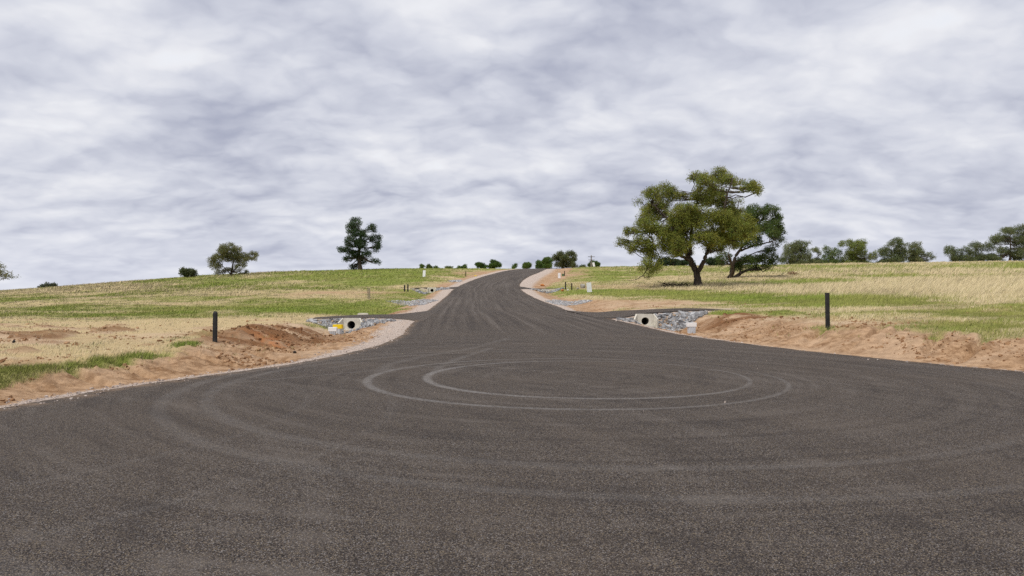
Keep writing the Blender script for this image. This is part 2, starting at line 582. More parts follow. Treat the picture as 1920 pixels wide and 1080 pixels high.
# ---- what covers the ground: rows (u, v, half width, half height, strength) of patches read off the photograph
GREEN = [(600, 575, 130, 9, 0.9), (700, 573, 80, 11, 1.3), (640, 585, 60, 6, 1.2), (470, 579, 170, 7, 0.9), (60, 577, 120, 6, 0.7), (300, 592, 150, 6, 0.4),
         (600, 528, 190, 12, 1.2), (720, 520, 120, 14, 1.1), (300, 560, 220, 5, .6), (150, 590, 160, 4, .5), (430, 540, 200, 5, .7), (760, 552, 70, 10, 1.3), (250, 524, 180, 5, 0.5), (500, 508, 200, 5, 0.5), (30, 553, 90, 5, .6),
         (430, 650, 20, 4, 1.0), (180, 648, 24, 4, 1.0),
         (1150, 549, 130, 5, 1.3), (1120, 520, 60, 8, .9), (1280, 552, 150, 5, 0.9), (1260, 500, 200, 5, .8), (1560, 528, 60, 4, 1.3), (1500, 530, 90, 5, 1.2),
         (1700, 519, 130, 3, 1.5), (1850, 500, 90, 3, 1.0), (1600, 500, 120, 3, .9), (1450, 509, 120, 3, .9), (1400, 533, 90, 4, 1.0), (1650, 571, 270, 6, 0.65), (1450, 561, 180, 5, 0.6), (1840, 588, 120, 9, 0.7), (1830, 613, 110, 6, 1.2),
         (1480, 586, 40, 4, 1.0), (1600, 630, 60, 4, 1.9), (1720, 640, 50, 4, 2.0), (1390, 590, 60, 4, 1.3), (790, 512, 70, 12, .7), (1330, 513, 140, 5, .3)]
DRY = [(260, 540, 190, 8, 1.0), (550, 527, 60, 4, .6), (200, 615, 280, 18, 1.5), (120, 655, 200, 14, 1.0), (500, 600, 130, 8, .9), (120, 560, 160, 6, .6), (300, 568, 160, 5, .5),
       (1380, 537, 150, 6, 1.2), (1700, 505, 260, 9, 0.7), (1800, 540, 190, 15, 2.4), (1620, 543, 120, 8, 1.6), (1500, 545, 120, 6, 1.0), (1480, 518, 100, 5, .9),
       (60, 575, 60, 4, .4), (1350, 578, 150, 6, .7), (1560, 600, 90, 5, .6), (1600, 581, 200, 3.5, .8), (1400, 571, 160, 3, .6), (1800, 598, 120, 4, .6), (1250, 525, 110, 5, .5)]
DIRT = [(650, 549, 110, 4, 1.6), (740, 548, 50, 4, 1.3), (1075, 513, 42, 8, 2.2), (1030, 519, 30, 8, 1.2), (1120, 537, 60, 4, .9), (850, 515, 60, 3.5, 1.6), (900, 511, 60, 3, 1.6),
        (1180, 573, 110, 7, 2.0), (1290, 569, 100, 4, 1.0), (300, 628, 120, 6, .9), (100, 640, 100, 6, 1.0), (250, 655, 160, 6, .9), (380, 622, 90, 7, 1.2),
        (1480, 596, 130, 6, 1.3), (1600, 606, 110, 7, 1.4), (1420, 606, 90, 8, 1.6), (1080, 566, 70, 6, 1.6), (1250, 535, 40, 3, .8), (560, 553, 60, 3, .8), (1700, 626, 150, 7, 1.2), (1500, 610, 200, 9, .7), (1780, 600, 160, 6, .4),
        (1160, 537, 60, 3, .8), (800, 531, 50, 3, .6), (540, 596, 40, 3, .8), (690, 556, 40, 3, .8)]


def cover(X, Y, Z, e, side):
    """weights of green grass, dry grass, bare earth and gravel at ground points"""
    d = np.clip(Y, 3, None)
    u, v = CX + F * X / d, VH - (Z - CAMH) * F / d
    n1, n2, n3 = fbm(X / 7, Y / 7, 4, 101), fbm(X / 2.2, Y / 2.2, 4, 111), fbm(X / 16 + 3, Y / 30, 4, 121)
    g = 0.42 + (n3 - 0.5) * 1.8 + (n2 - 0.5) * 2.0
    s = 0.66 - (n3 - 0.5) * 1.6 + (n1 - 0.5) * 1.6
    b = 0.05 + (fbm(X / 3, Y / 3, 5, 131) - 0.5) * 2.2 - 0.35 * smooth(Y, 45, 90)
    wob = (n1 - 0.5) * 60
    for L, arr in ((GREEN, 0), (DRY, 1), (DIRT, 2)):
        for (a, c, ra, rc, st) in L:
            q = ((u + wob - a) / ra)**2 + ((v - c) / rc)**2
            k = st * np.exp(-q * 0.8)
            if arr == 0: g = g + k
            elif arr == 1: s = s + k
            else: b = b + k
    wl = hermite([-20, 9, 12, 15, 18, 22, 27, 33, 37, 44, 60, 90, 150, 420], [1.5, 1.25, 1.3, 1.7, 3.1, 5.3, 5.4, 4.2, 2.6, 2.2, 2.4, 3.0, 3.6, 3], np.clip(Y, -20, 420))
    wr = hermite([-20, 13, 18, 22, 26, 32, 37, 44, 55, 70, 90, 120, 170, 420], [2.1, 2.1, 2.1, 2.3, 3.2, 4.4, 4.6, 4.0, 3.4, 3.4, 3.6, 6.0, 6, 4], np.clip(Y, -20, 420))
    wd = np.where(side < 0, wl, wr)
    # a line of fresh grass along the top of the near left bank; scraped, strawy ground behind it
    crest_ = (side < 0) * (1 - smooth(Y, 18.6, 19.8))
    gate = smooth(fbm(Y * 0.55 + 2, Y * 0 + 0.3, 3, 171), 0.22, 0.42)
    g = g + crest_ * gate * 2.2 * np.exp(-((e - wl - 0.25 - 0.3 * n2) / (0.09 + 0.09 * smooth(Y, 11, 15)))**2)
    scr = (X < 0) * (1 - smooth(Y + (n1 - 0.5) * 14, 27, 42)) * smooth(e - wl, 0.6, 1.6)
    g = g - 0.75 * scr
    s = s + 0.30 * scr
    b = b + 2.2 * smooth(fbm(X * 0.55, Y * 0.55, 3, 71), 0.56, 0.70) * scr
    b = b + 0.55 * scr + 0.5 * scr * (fbm(X / 1.2, Y / 1.2, 4, 175) - 0.5) * 4
    b = b + 3.2 * (1 - smooth(e + (n2 - 0.5) * np.where((side < 0) & (Y < 21), 0.7, 2.6), wd * 0.80, wd * 1.15))
    ex = np.exp(2.7 * np.stack([g, s, b]) - 2.7 * np.max(np.stack([g, s, b]), 0))
    g, s, b = ex / ex.sum(0)
    gw = gravel_w(side, Y)
    gr = 1 - smooth(e + (fbm(X * 2.5, Y * 2.5, 4, 141) - 0.5) * np.clip(gw * 0.9, .1, .8), gw * 0.75, gw * 1.15)
    for D in DRIVES.values():
        near = (np.abs(X - D['poly'][:, 0].mean()) < 9) & (np.abs(Y - D['poly'][:, 1].mean()) < 9)
        if near.any():
            ed = np.where(inside(X[near], Y[near], D['poly']), 0, seg_dist(X[near], Y[near], D['poly'], True))
            ed = ed + (n2[near] - 0.5) * 1.0
            gr[near] = np.maximum(gr[near], 0.85 * (1 - smooth(ed, 0.1, 0.7)))
    return g, s, b, gr

HWL, HWR = (-7.92, 35.72), (6.60, 35.92)
CULV = [(HWL[0], 35.76, 38.4), (HWR[0], 35.96, 38.6), ((810 - CX) * 86.4 / F, 86.44, 89.5), ((1022 - CX) * 86.4 / F, 86.44, 89.5)]

# ------------------------------------------------------------------ materials of the ground
def _earth(b, P, O, out):
    cov = S(S.node('ShaderNodeAttribute', attribute_name='cover').outputs['Vector'])
    g, s, d = cov.split()
    gr, damp, rust = S.attr('gravel'), S.attr('damp'), S.attr('rust')
    n0, n1, n2, n3 = S.noise(P, 0.7, 5, 0.6), S.noise(P, 4.0, 6, 0.65), S.noise(P, 28.0, 5, 0.6), S.noise(P, 110.0, 3, 0.6)
    earth = S.mix(n1.step(0.34, 0.66), (0.215, 0.118, 0.058), (0.47, 0.305, 0.180))
    earth = S.mix(n0.step(0.35, 0.7) * 0.5, earth, (0.56, 0.41, 0.28))
    earth = S.mix((n2.step(0.5, 0.8) * 0.4), earth, (0.30, 0.165, 0.085))
    earth = S.mix(damp, earth, S.mix(n2, (0.13, 0.062, 0.028), (0.25, 0.125, 0.058)))
    earth = S.mix(rust, earth, S.mix(n1, (0.30, 0.085, 0.02), (0.40, 0.16, 0.05)))
    straw = S.mix(n2.step(0.3, 0.7), (0.42, 0.315, 0.15), (0.58, 0.465, 0.275))
    straw = S.mix(n1.step(0.4, 0.75) * 0.45, straw, (0.42, 0.285, 0.15))
    green = S.mix(n2.step(0.3, 0.7), (0.145, 0.185, 0.030), (0.26, 0.285, 0.07))
    green = S.mix(n1.step(0.45, 0.8) * 0.4, green, (0.26, 0.24, 0.08))
    vor = S.node('ShaderNodeTexVoronoi')
    S.put(vor.inputs['Vector'], P)
    vor.inputs['Scale'].default_value = 42.0
    vc = S(vor.outputs['Color']).split()[0]
    grav = S.mix(vc, (0.31, 0.245, 0.205), (0.60, 0.51, 0.44))
    grav = S.mix(n1.step(0.45, 0.8) * 0.5, grav, (0.46, 0.33, 0.235))
    scr = S.attr('scraped')
    earth = S.mix(scr * n0.step(0.25, 0.6) * (1.0 - damp) * 0.75, earth, S.mix(n2, (0.50, 0.37, 0.24), (0.60, 0.47, 0.33)))
    c = S.mix(s / (s + d + 0.0001), earth, straw)
    c = S.mix(g, c, green)
    c = S.mix(gr, c, grav)
    bump(b, n1 * 0.6 + n2 * 0.35 + n3 * 0.15, 0.8, 0.09)
    return c


M_EARTH = mat('earth and pasture', _earth, 0.95, 0.1)


def _asphalt(b, P, O, out):
    x, y, z = P.split()
    vor = S.node('ShaderNodeTexVoronoi')
    S.put(vor.inputs['Vector'], P)
    vor.inputs['Scale'].default_value = 130.0
    r = S(vor.outputs['Color']).split()
    dist = S(vor.outputs['Distance'])
    stone = S.mix(r[0].step(0.05, 0.80), (0.020, 0.0165, 0.0158), (0.108, 0.089, 0.078))
    stone = S.mix(r[1].step(0.74, 0.92), stone, (0.215, 0.172, 0.122))
    stone = S.mix(r[2].step(0.88, 0.97), stone, (0.26, 0.24, 0.23))
    stone = S.mix(dist.step(0.45, 0.75) * 0.7, stone, (0.016, 0.014, 0.014))
    blot = S.noise(P, 0.35, 5, 0.6)
    blot2 = S.noise(P, 1.6, 5, 0.6)

    def ring(cx, cy, rad, w):
        dd = ((x - cx) * (x - cx) + (y - cy) * (y - cy)).sqrt()
        return (dd - rad).abs(), w

    def seg(ax, ay, bx, by):
        dx, dy = bx - ax, by - ay
        L = dx * dx + dy * dy
        t = ((x - ax) * (dx / L) + (y - ay) * (dy / L)).max(0.0).min(1.0)
        qx, qy = x - ax - t * dx, y - ay - t * dy
        return (qx * qx + qy * qy).sqrt()

    worn = blot2.step(0.25, 0.6)
    grit = S.noise(P, 14.0, 4, 0.7).step(0.30, 0.62)
    marks = None
    for (cx, cy, rad, w, st) in ((1.15, 13.72, 3.82, 0.10, 0.40), (1.40, 13.93, 3.02, 0.10, 0.50), (1.6, 13.2, 6.6, 0.14, 0.13), (1.9, 13.0, 7.4, 0.14, 0.11), (0.6, 12.5, 9.0, 0.18, 0.10), (2.6, 12.2, 10.3, 0.16, 0.09), (-8.5, 9.5, 5.6, 0.16, 0.10), (-8.8, 9.2, 7.2, 0.16, 0.09)):
        dd = ((x - cx) * (x - cx) + (y - cy) * (y - cy)).sqrt() - rad
        near_left = ((x - cx) * (-0.8) + (y - cy) * (-0.25)).lin(-rad, rad, 0.55, 1.25)
        k = (dd.abs() / near_left).step(w, w * 0.25) * st * near_left
        marks = k if marks is None else marks.max(k)
    for (pts, w, st) in ((((-5.2, 12.6), (-3.0, 14.75), (-0.6, 16.6), (0.6, 17.0)), 0.07, 0.24),
                         (((-2.65, 14.4), (-2.75, 16.0), (-2.2, 18.2), (-1.2, 20.4), (-0.1, 24.6)), 0.20, 0.15),
                         (((-1.55, 14.6), (-1.55, 16.0), (-1.15, 18.2), (-0.6, 20.6)), 0.15, 0.20)):
        for (a, c) in zip(pts[:-1], pts[1:]):
            marks = marks.max(seg(*a, *c).step(w, w * 0.2) * st)
    marks = marks * (grit * 0.75 + 0.25) * (worn * 0.6 + 0.4)
    # faint sweeps of turning tyres round the bulb, and wheel paths along the road
    ang = S.m('ARCTAN2', x - 1.3, y - 13.8)
    rr = ((x - 1.3) * (x - 1.3) + (y - 13.8) * (y - 13.8)).sqrt()
    sweep = S.noise(S.xyz(rr * 1.0, ang * 0.30, 0.0), 3.1, 4, 0.62, 0.2)
    ang2 = S.m('ARCTAN2', x + 10.0, y - 3.0)
    rr2 = ((x + 10.0) * (x + 10.0) + (y - 3.0) * (y - 3.0)).sqrt()
    sweep2 = S.noise(S.xyz(rr2 * 1.0, ang2 * 0.5, 4.0), 2.2, 4, 0.62, 0.25)
    rt, rs = S.attr('rt'), S.attr('rs')
    path = S.noise(S.xyz(rt * 20.0, rs * 0.030, 2.0), 1.5, 4, 0.6, 0.15)
    far = y.step(20.0, 34.0)
    sw = (sweep * 0.55 + sweep2 * 0.45) * (1.0 - far) + path * far
    c = S.mix(sw.step(0.50, 0.66) * 0.42, stone, (0.158, 0.137, 0.121))
    c = S.mix(sw.step(0.49, 0.36) * 0.40, c, (0.032, 0.027, 0.026))
    c = S.mix(blot.step(0.42, 0.72) * 0.15, c, (0.145, 0.112, 0.084))
    dust = rt.min(1.0 - rt).step(0.030, 0.0) * S.noise(P, 2.2, 5, 0.65).step(0.38, 0.62)
    c = S.mix(dust * 0.55, c, (0.30, 0.205, 0.135))
    c = S.mix(marks, c, (0.30, 0.285, 0.275))
    bump(b, (1.0 - dist) + S.noise(P, 260.0, 2, 0.5) * 0.4, 0.75, 0.008)
    return c


M_ASPHALT = mat('sprayed seal asphalt', _asphalt, 0.88, 0.10)

# ------------------------------------------------------------------ the ground: one sheet, fine near the road, to the horizon
az = np.radians(np.concatenate([np.linspace(-180, -42, 36)[:-1], np.linspace(-42, -37, 26)[:-1], np.linspace(-37, 37, 700), np.linspace(37, 42, 26)[1:], np.linspace(42, 180, 36)[1:-1]]))
rad = [1.0, 3, 5, 7]
while rad[-1] < 60: rad.append(rad[-1] * 1.0068)
while rad[-1] < 235: rad.append(rad[-1] * 1.0085)
while rad[-1] < 9000: rad.append(rad[-1] * 1.10)
rad = np.array(rad)
na, nr = len(az), len(rad)
GX, GY = (rad[:, None] * np.sin(az)[None]).ravel(), (rad[:, None] * np.cos(az)[None]).ravel()
GZ, GE, GS = land(GX, GY)
ii = np.arange(nr - 1)[:, None] * na
jj = np.arange(na)[None]
GQ = np.stack([ii + jj, ii + na + jj, ii + na + (jj + 1) % na, ii + (jj + 1) % na], -1).reshape(-1, 4)[:, ::-1]
GQ = GQ[(GE[GQ] > -0.6).any(1)]                              # nothing is laid under the middle of the road
for hx_, hy0, hy1 in CULV:                                    # the pipes run through the fill
    cut = (np.abs(GX - hx_) < 0.40) & (GY > hy0) & (GY < hy1)
    GQ = GQ[~cut[GQ].any(1)]
cg, cs, cb, cgr = cover(GX, GY, GZ, GE, GS)
damp = np.clip(1.15 * gauss(GX, GY, -8.1, 25.0, 1.7, 4.6, -0.05) + 0.8 * gauss(GX, GY, 9.4, 29.6, 2.4, 1.3, -0.4)
               + 0.5 * smooth(fbm(GX / 1.6, GY / 1.6, 4, 151), 0.56, 0.70), 0, 1) * smooth(GE, 0.9, 2.0) * (1 - smooth(GY, 40, 60))
lump_ = smooth(fbm(GX * 0.55, GY * 0.55, 3, 71), 0.56, 0.74) * (1 - smooth(GY, 26, 40)) * smooth(GE, 3, 5)
damp = np.maximum(damp, 0.85 * lump_)
damp = damp * smooth(fbm(GX / 0.9, GY / 0.9, 4, 156), 0.25, 0.5)
rust = np.clip(1.0 * gauss(GX, GY, -7.35, 22.4, 0.7, 1.4, 0.5) + 0.6 * gauss(GX, GY, 4.5, 90, 2.5, 3) + 0.4 * gauss(GX, GY, 2.6, 99, 2, 3), 0, 1) * smooth(fbm(GX * 2.2, GY * 2.2, 4, 161), 0.40, 0.58)
GV = np.column_stack([GX, GY, GZ])
g_o = mk('ground', GV, GQ, None, M_EARTH, None, True, {'gravel': cgr, 'damp': damp, 'rust': rust, 'scraped': smooth(GE, 2.5, 4.0) * (1 - smooth(GY, 38, 60))}, {'cover': np.column_stack([cg, cs, cb])})
tag(g_o, 'grassy rising paddocks with bare orange earth along the road', 'ground', kind='structure')

# ---- road
ry = np.concatenate([np.linspace(-14, 50, 420), np.linspace(50.5, 235, 240), np.linspace(240, 420, 20)])
nt = 25
tt = np.linspace(0, 1, nt)
ryl = np.repeat(ry, nt)
L, R = xl(ry), xr(ry)
wav_l = (fbm(ry * 1.7, ry * 0 + 1, 4, 201) - 0.5) * 0.16
wav_r = (fbm(ry * 1.7, ry * 0 + 5, 4, 205) - 0.5) * 0.16
L, R = L + wav_l, R + wav_r
RXX = (L[:, None] * (1 - tt) + R[:, None] * tt).ravel()
camber = 0.05 * (1 - (2 * np.tile(tt, len(ry)) - 1)**2) * smooth(ryl, 25, 45)
RZZ = zr(ryl) + camber + (fbm(RXX / 3, ryl / 3, 2, 210) - 0.5) * 0.012
i_ = np.arange(len(ry) - 1)[:, None] * nt
j_ = np.arange(nt - 1)[None]
RQ = np.stack([i_ + j_, i_ + j_ + 1, i_ + nt + j_ + 1, i_ + nt + j_], -1).reshape(-1, 4)
top = np.column_stack([RXX, ryl, RZZ])
nv = len(top)
# the seal has a ragged edge a few centimetres thick
sk, sq = [], []
for col_, sgn in ((0, -1), (nt - 1, 1)):
    idx = np.arange(len(ry)) * nt + col_
    low_ = top[idx].copy()
    low_[:, 0] += sgn * 0.05
    low_[:, 2] -= 0.07
    b0 = nv + sum(len(a) for a in sk)
    sk.append(low_)
    k = np.arange(len(ry) - 1)
    q = np.stack([idx[k], idx[k + 1], b0 + k + 1, b0 + k], -1)
    sq.append(q if sgn < 0 else q[:, ::-1])
RV = np.concatenate([top] + sk)
rt = np.concatenate([np.tile(tt, len(ry)), np.zeros(len(ry)), np.ones(len(ry))])
rs = np.concatenate([ryl, ry, ry])
r_o = mk('road', RV, np.concatenate([RQ] + sq), None, M_ASPHALT, None, True, {'rt': rt, 'rs': rs})
tag(r_o, 'dark newly sealed asphalt road widening into a turning circle', 'road', kind='structure')

# ---- driveways
DL = {'left_near': 'short asphalt driveway crossing the drain on the near left',
      'right_near': 'short asphalt driveway crossing the drain on the near right',
      'left_far': 'distant asphalt driveway on the left of the rising road',
      'right_far': 'distant asphalt driveway on the right of the rising road'}
for key, D in DRIVES.items():
    m = len(D['near'])
    tk = np.arange(m, dtype=float)
    ts = np.linspace(0, m - 1, 60)
    N, Fp = hermite(tk, D['near'], ts), hermite(tk, D['far'], ts)
    ac = np.linspace(0, 1, 14)
    XY = N[:, None] * (1 - ac)[None, :, None] + Fp[:, None] * ac[None, :, None]
    X, Y = XY[..., 0].ravel(), XY[..., 1].ravel()
    Z = drive_z(D, X, Y) + 0.006 + 0.03 * smooth(np.abs(X - X[0]), 0.0, 1.0) * np.sin(np.pi * np.tile(ac, 60))
    e_ = road_e(X, Y)[0]
    Z = np.where(e_ < 0, np.maximum(Z, zr(Y) + 0.05 * smooth(Y, 25, 45) * 0.25 + 0.008), Z)
    V = np.column_stack([X, Y, Z])
    i_ = np.arange(59)[:, None] * 14
    j_ = np.arange(13)[None]
    Q = np.stack([i_ + j_, i_ + 14 + j_, i_ + 14 + j_ + 1, i_ + j_ + 1], -1).reshape(-1, 4)
    if D['side'] < 0: Q = Q[:, ::-1]
    per = np.concatenate([np.arange(60) * 14, 59 * 14 + np.arange(1, 14), (np.arange(59)[::-1]) * 14 + 13])
    low_ = V[per].copy()
    cen = V.mean(0)
    dirv = low_[:, :2] - cen[:2]
    dirv /= np.linalg.norm(dirv, axis=1)[:, None]
    low_[:, :2] += dirv * 0.04
    low_[:, 2] -= 0.09
    k = np.arange(len(per) - 1)
    q = np.stack([per[k], per[k + 1], len(V) + k + 1, len(V) + k], -1)
    o = mk('driveway', np.concatenate([V, low_]), np.concatenate([Q, q]), None, M_ASPHALT, None, True,
           {'rt': np.full(len(V) + len(low_), 0.3), 'rs': np.concatenate([X, low_[:, 0]]) * 3})
    tag(o, DL[key], 'driveway', kind='structure')

# ------------------------------------------------------------------ trees and shrubs
def _leaf(b, P, O, out):
    c = S(S.node('ShaderNodeAttribute', attribute_name='col').outputs['Color'])
    S.put(b.inputs['Base Color'], c)
    tr = S.node('ShaderNodeBsdfTranslucent')
    S.put(tr.inputs[0], c)
    mx = S.node('ShaderNodeMixShader')
    mx.inputs[0].default_value = 0.38
    S.nt.links.new(b.outputs[0], mx.inputs[1])
    S.nt.links.new(tr.outputs[0], mx.inputs[2])
    S.nt.links.new(mx.outputs[0], out.inputs[0])


M_LEAF = mat('leaves', _leaf, 0.6, 0.25)


def _blade(b, P, O, out):
    # blades stand so close that light reaches them mostly from above: lean the shading normal upward
    n = S.node('ShaderNodeVectorMath', operation='ADD')
    S.nt.links.new(S.node('ShaderNodeNewGeometry').outputs['Normal'], n.inputs[0])
    n.inputs[1].default_value = (0, 0, 1.4)
    m = S.node('ShaderNodeVectorMath', operation='NORMALIZE')
    S.nt.links.new(n.outputs[0], m.inputs[0])
    S.nt.links.new(m.outputs[0], b.inputs['Normal'])
    return S(S.node('ShaderNodeAttribute', attribute_name='col').outputs['Color'])


M_GRASS = mat('grass blades', _blade, 0.8, 0.1)


def _bark(b, P, O, out):
    x, y, z = P.split()
    n = S.noise(S.xyz(x * 6.0, y * 6.0, z * 1.2), 1.0, 6, 0.65)
    n2 = S.noise(P, 0.9, 3, 0.5)
    bump(b, n, 0.9, 0.06)
    c = S.mix(n.step(0.3, 0.7), (0.030, 0.023, 0.018), (0.115, 0.092, 0.074))
    return S.mix(n2.step(0.5, 0.75) * 0.4, c, (0.16, 0.135, 0.11))


M_BARK = mat('rough bark', _bark, 0.95, 0.1)


def leaves(cent, rx, ry, rz, npuff, nleaf, prad, lsize, lwid, col, droop, r, tuft=0.5):
    """leaf quads for one clump: puffs near the clump's shell, leaves hanging in each puff"""
    ph = r.uniform(0, 2 * np.pi, npuff)
    ct = r.uniform(-0.75, 1.0, npuff)
    sr = np.cbrt(r.uniform(0.18, 1.0, npuff))
    st = np.sqrt(1 - ct**2)
    pc = cent + np.column_stack([rx * st * np.cos(ph), ry * st * np.sin(ph), rz * ct]) * sr[:, None]
    pr = prad * r.uniform(0.6, 1.35, npuff)
    pcol = np.clip(1 + r.normal(0, 0.20, (npuff, 1)) + np.array([[0.10, 0, -0.05]]) * r.normal(0, 1, (npuff, 1)), 0.45, 1.7)
    k = np.repeat(np.arange(npuff), nleaf)
    n = len(k)
    off = r.normal(0, 1, (n, 3))
    off /= np.linalg.norm(off, axis=1)[:, None]
    off *= (np.cbrt(r.uniform(0.05, 1, n)) * pr[k])[:, None]
    off[:, 2] *= 0.95
    p = pc[k] + off
    ax = off / (np.linalg.norm(off, axis=1)[:, None] + 1e-6) * tuft + r.normal(0, 0.6, (n, 3))
    ax[:, 2] -= droop
    ax /= np.linalg.norm(ax, axis=1)[:, None] + 1e-6
    sd = np.cross(ax, r.normal(0, 1, (n, 3)))
    sd /= np.linalg.norm(sd, axis=1)[:, None] + 1e-6
    L, W = lsize * r.uniform(0.6, 1.4, n)[:, None], lwid * r.uniform(0.6, 1.4, n)[:, None]
    V = np.stack([p, p + ax * L * 0.45 + sd * W * 0.5, p + ax * L, p + ax * L * 0.45 - sd * W * 0.5], 1)
    c = np.array(col)[None] * pcol[k] * np.clip(1 + r.normal(0, 0.16, (n, 1)), 0.5, 1.6)
    return V.reshape(-1, 3), np.repeat(c, 4, 0), pc, pr


def wiggly(a, b, n, amp, r, sag=0.0):
    t = np.linspace(0, 1, n)[:, None]
    p = a * (1 - t) + b * t
    off = r.normal(0, amp, (n, 3)) * np.sin(np.pi * t)
    p = p + off
    p[:, 2] += sag * np.sin(np.pi * t[:, 0])
    return p


def tree(name, label, cat, bu, bv, d, ell, limbs=None, col=(.1, .12, .04), seed=1, dens=1.0, leaf=0.24, prad=0.5, droop=0.5, depth=0.9,
         trunk_r=None, group=None, z=None, wid=0.40, sub=1.25, tuft=0.5, layers=5, grow=(1.1, 1.35)):
    """a tree standing at distance d; its clumps and limbs are given as the photograph's ellipses and turned into metres there"""
    r = np.random.default_rng(seed)
    k = d / F
    X0 = (bu - CX) * k
    z0 = ground(X0, d) if z is None else z
    vb = VH - (z0 - CAMH) / k
    root = empty(name, (X0, d, z0 - 0.03), 0.0, label, cat, group)
    conv = lambda u, v: np.array([(u - bu) * k, 0.0, max((bv - v) * k, 0.02)])
    C = []
    span = max(abs(e[0] - bu) for e in ell) * k + 0.3
    for (u, v, ru, rv) in ell:
        c = conv(u, v)
        c[1] = r.uniform(-1, 1) * depth * math.sqrt(max(span**2 - c[0]**2, 0.1)) * 0.75
        a_, b_, e_ = ru * k * grow[0], max(ru, rv) * k * 0.95, rv * k * grow[1]
        if a_ < 0.55:
            C.append((c, a_, b_, e_))
            continue
        C.append((c, a_ * 0.78, b_ * 0.9, e_ * 0.72))
        for _ in range(layers):                          # smaller sprays stand out all round each clump
            o_ = r.normal(0, 1, 3)
            o_ *= r.uniform(0.55, 0.95) / np.linalg.norm(o_)
            s_ = r.uniform(0.28, 0.52)
            C.append((c + o_ * np.array([a_, b_ * 1.2, e_]), a_ * s_, b_ * s_, e_ * s_ * 1.05))
    H = max(c[0][2] + c[3] for c in C)
    # limbs
    wood = MB()
    nodes, nrad = [], []
    tr = trunk_r or H * 0.032
    if limbs is None:
        top = H * 0.72
        cx_ = np.mean([c[0][0] for c in C])
        pts = wiggly(np.array([0, 0, -0.15]), np.array([cx_ * 0.5, 0, top]), 9, H * 0.012, r)
        limbs_m = [(pts, np.linspace(1, 0.22, 9) * tr)]
    else:
        limbs_m = []
        for (pl, r0, r1) in limbs:
            p = np.array([conv(u, v) for (u, v) in pl])
            p[:, 1] = np.linspace(0, r.uniform(-1, 1) * span * 0.45 * (len(pl) > 3), len(pl))
            tt_ = np.linspace(0, len(p) - 1, 4 * len(p))
            p = hermite(np.arange(len(p), dtype=float), p, tt_)
            p[1:-1] += r.normal(0, 0.03, (len(p) - 2, 3))
            limbs_m.append((p, np.linspace(r0, r1, len(p))))
    for p, ra in limbs_m:
        if abs(p[0, 2]) < 0.3:
            ra = ra * (1 + 0.55 * np.exp(-(p[:, 2] - p[0, 2]) / 0.35))
            p = p.copy(); p[0, 2] -= 0.15
        wood.tube(p, ra, 8)
        lo = 0.25 * H if limbs is None else 0.0
        for q, qq in zip(p, ra):
            if q[2] > lo: nodes.append(q); nrad.append(qq)
    nodes, nrad = np.array(nodes), np.array(nrad)
    VL, CL = [], []
    vol_px = leaf
    for (c, rx, ry_, rz_) in C:
        dd = np.linalg.norm((nodes - c) * np.array([1, 0.8, 1]), axis=1) + 0.9 * np.clip(nodes[:, 2] - c[2], 0, None)
        j = int(np.argmin(dd))
        if dd[j] > 0.3:
            br = wiggly(nodes[j], c, 6, 0.05 * dd[j], r, -0.06 * dd[j])
            wood.tube(br, np.linspace(min(nrad[j] * 0.6, tr * 0.38), tr * 0.10, 6), 6, False)
        area = rx * rz_ * math.pi
        npf = int(np.clip(area / (prad**2 * 0.62) * (0.75 + ry_ / prad * 0.22) * sub, 5, 400))
        nl = int(np.clip(dens * (prad / leaf)**2 * 9, 8, 400))
        V, cc, pc, pr = leaves(c, rx, ry_, rz_, npf, nl, prad, leaf, leaf * wid, col, droop, r, tuft)
        VL.append(V); CL.append(cc)
        for q in pc[: max(2, npf // 6)]:
            wood.tube(wiggly(c, q, 4, 0.06, r), np.linspace(tr * 0.10, tr * 0.035, 4), 3, False)
    V, cc = np.concatenate(VL), np.concatenate(CL)
    V[:, 2] = np.maximum(V[:, 2], 0.02)
    wood.build('trunk', M_BARK, root, True)
    mk('crown', V, np.arange(len(V)).reshape(-1, 4), None, M_LEAF, root, False, None, {'col': cc})
    return root


def skirt(bu, bv, w, seed):
    r = np.random.default_rng(seed)
    return [(bu + r.uniform(-1, 1) * w, bv - r.uniform(3, 8), r.uniform(6, 11), r.uniform(3.5, 6)) for _ in range(5)]


def zoomed(ell, ox, oy, s):
    return [(a / s + ox, b / s + oy, c / s, e / s) for (a, b, c, e) in ell]


def zl(limbs, ox, oy, s):
    return [([(a / s + ox, b / s + oy) for (a, b) in p], r0, r1) for (p, r0, r1) in limbs]


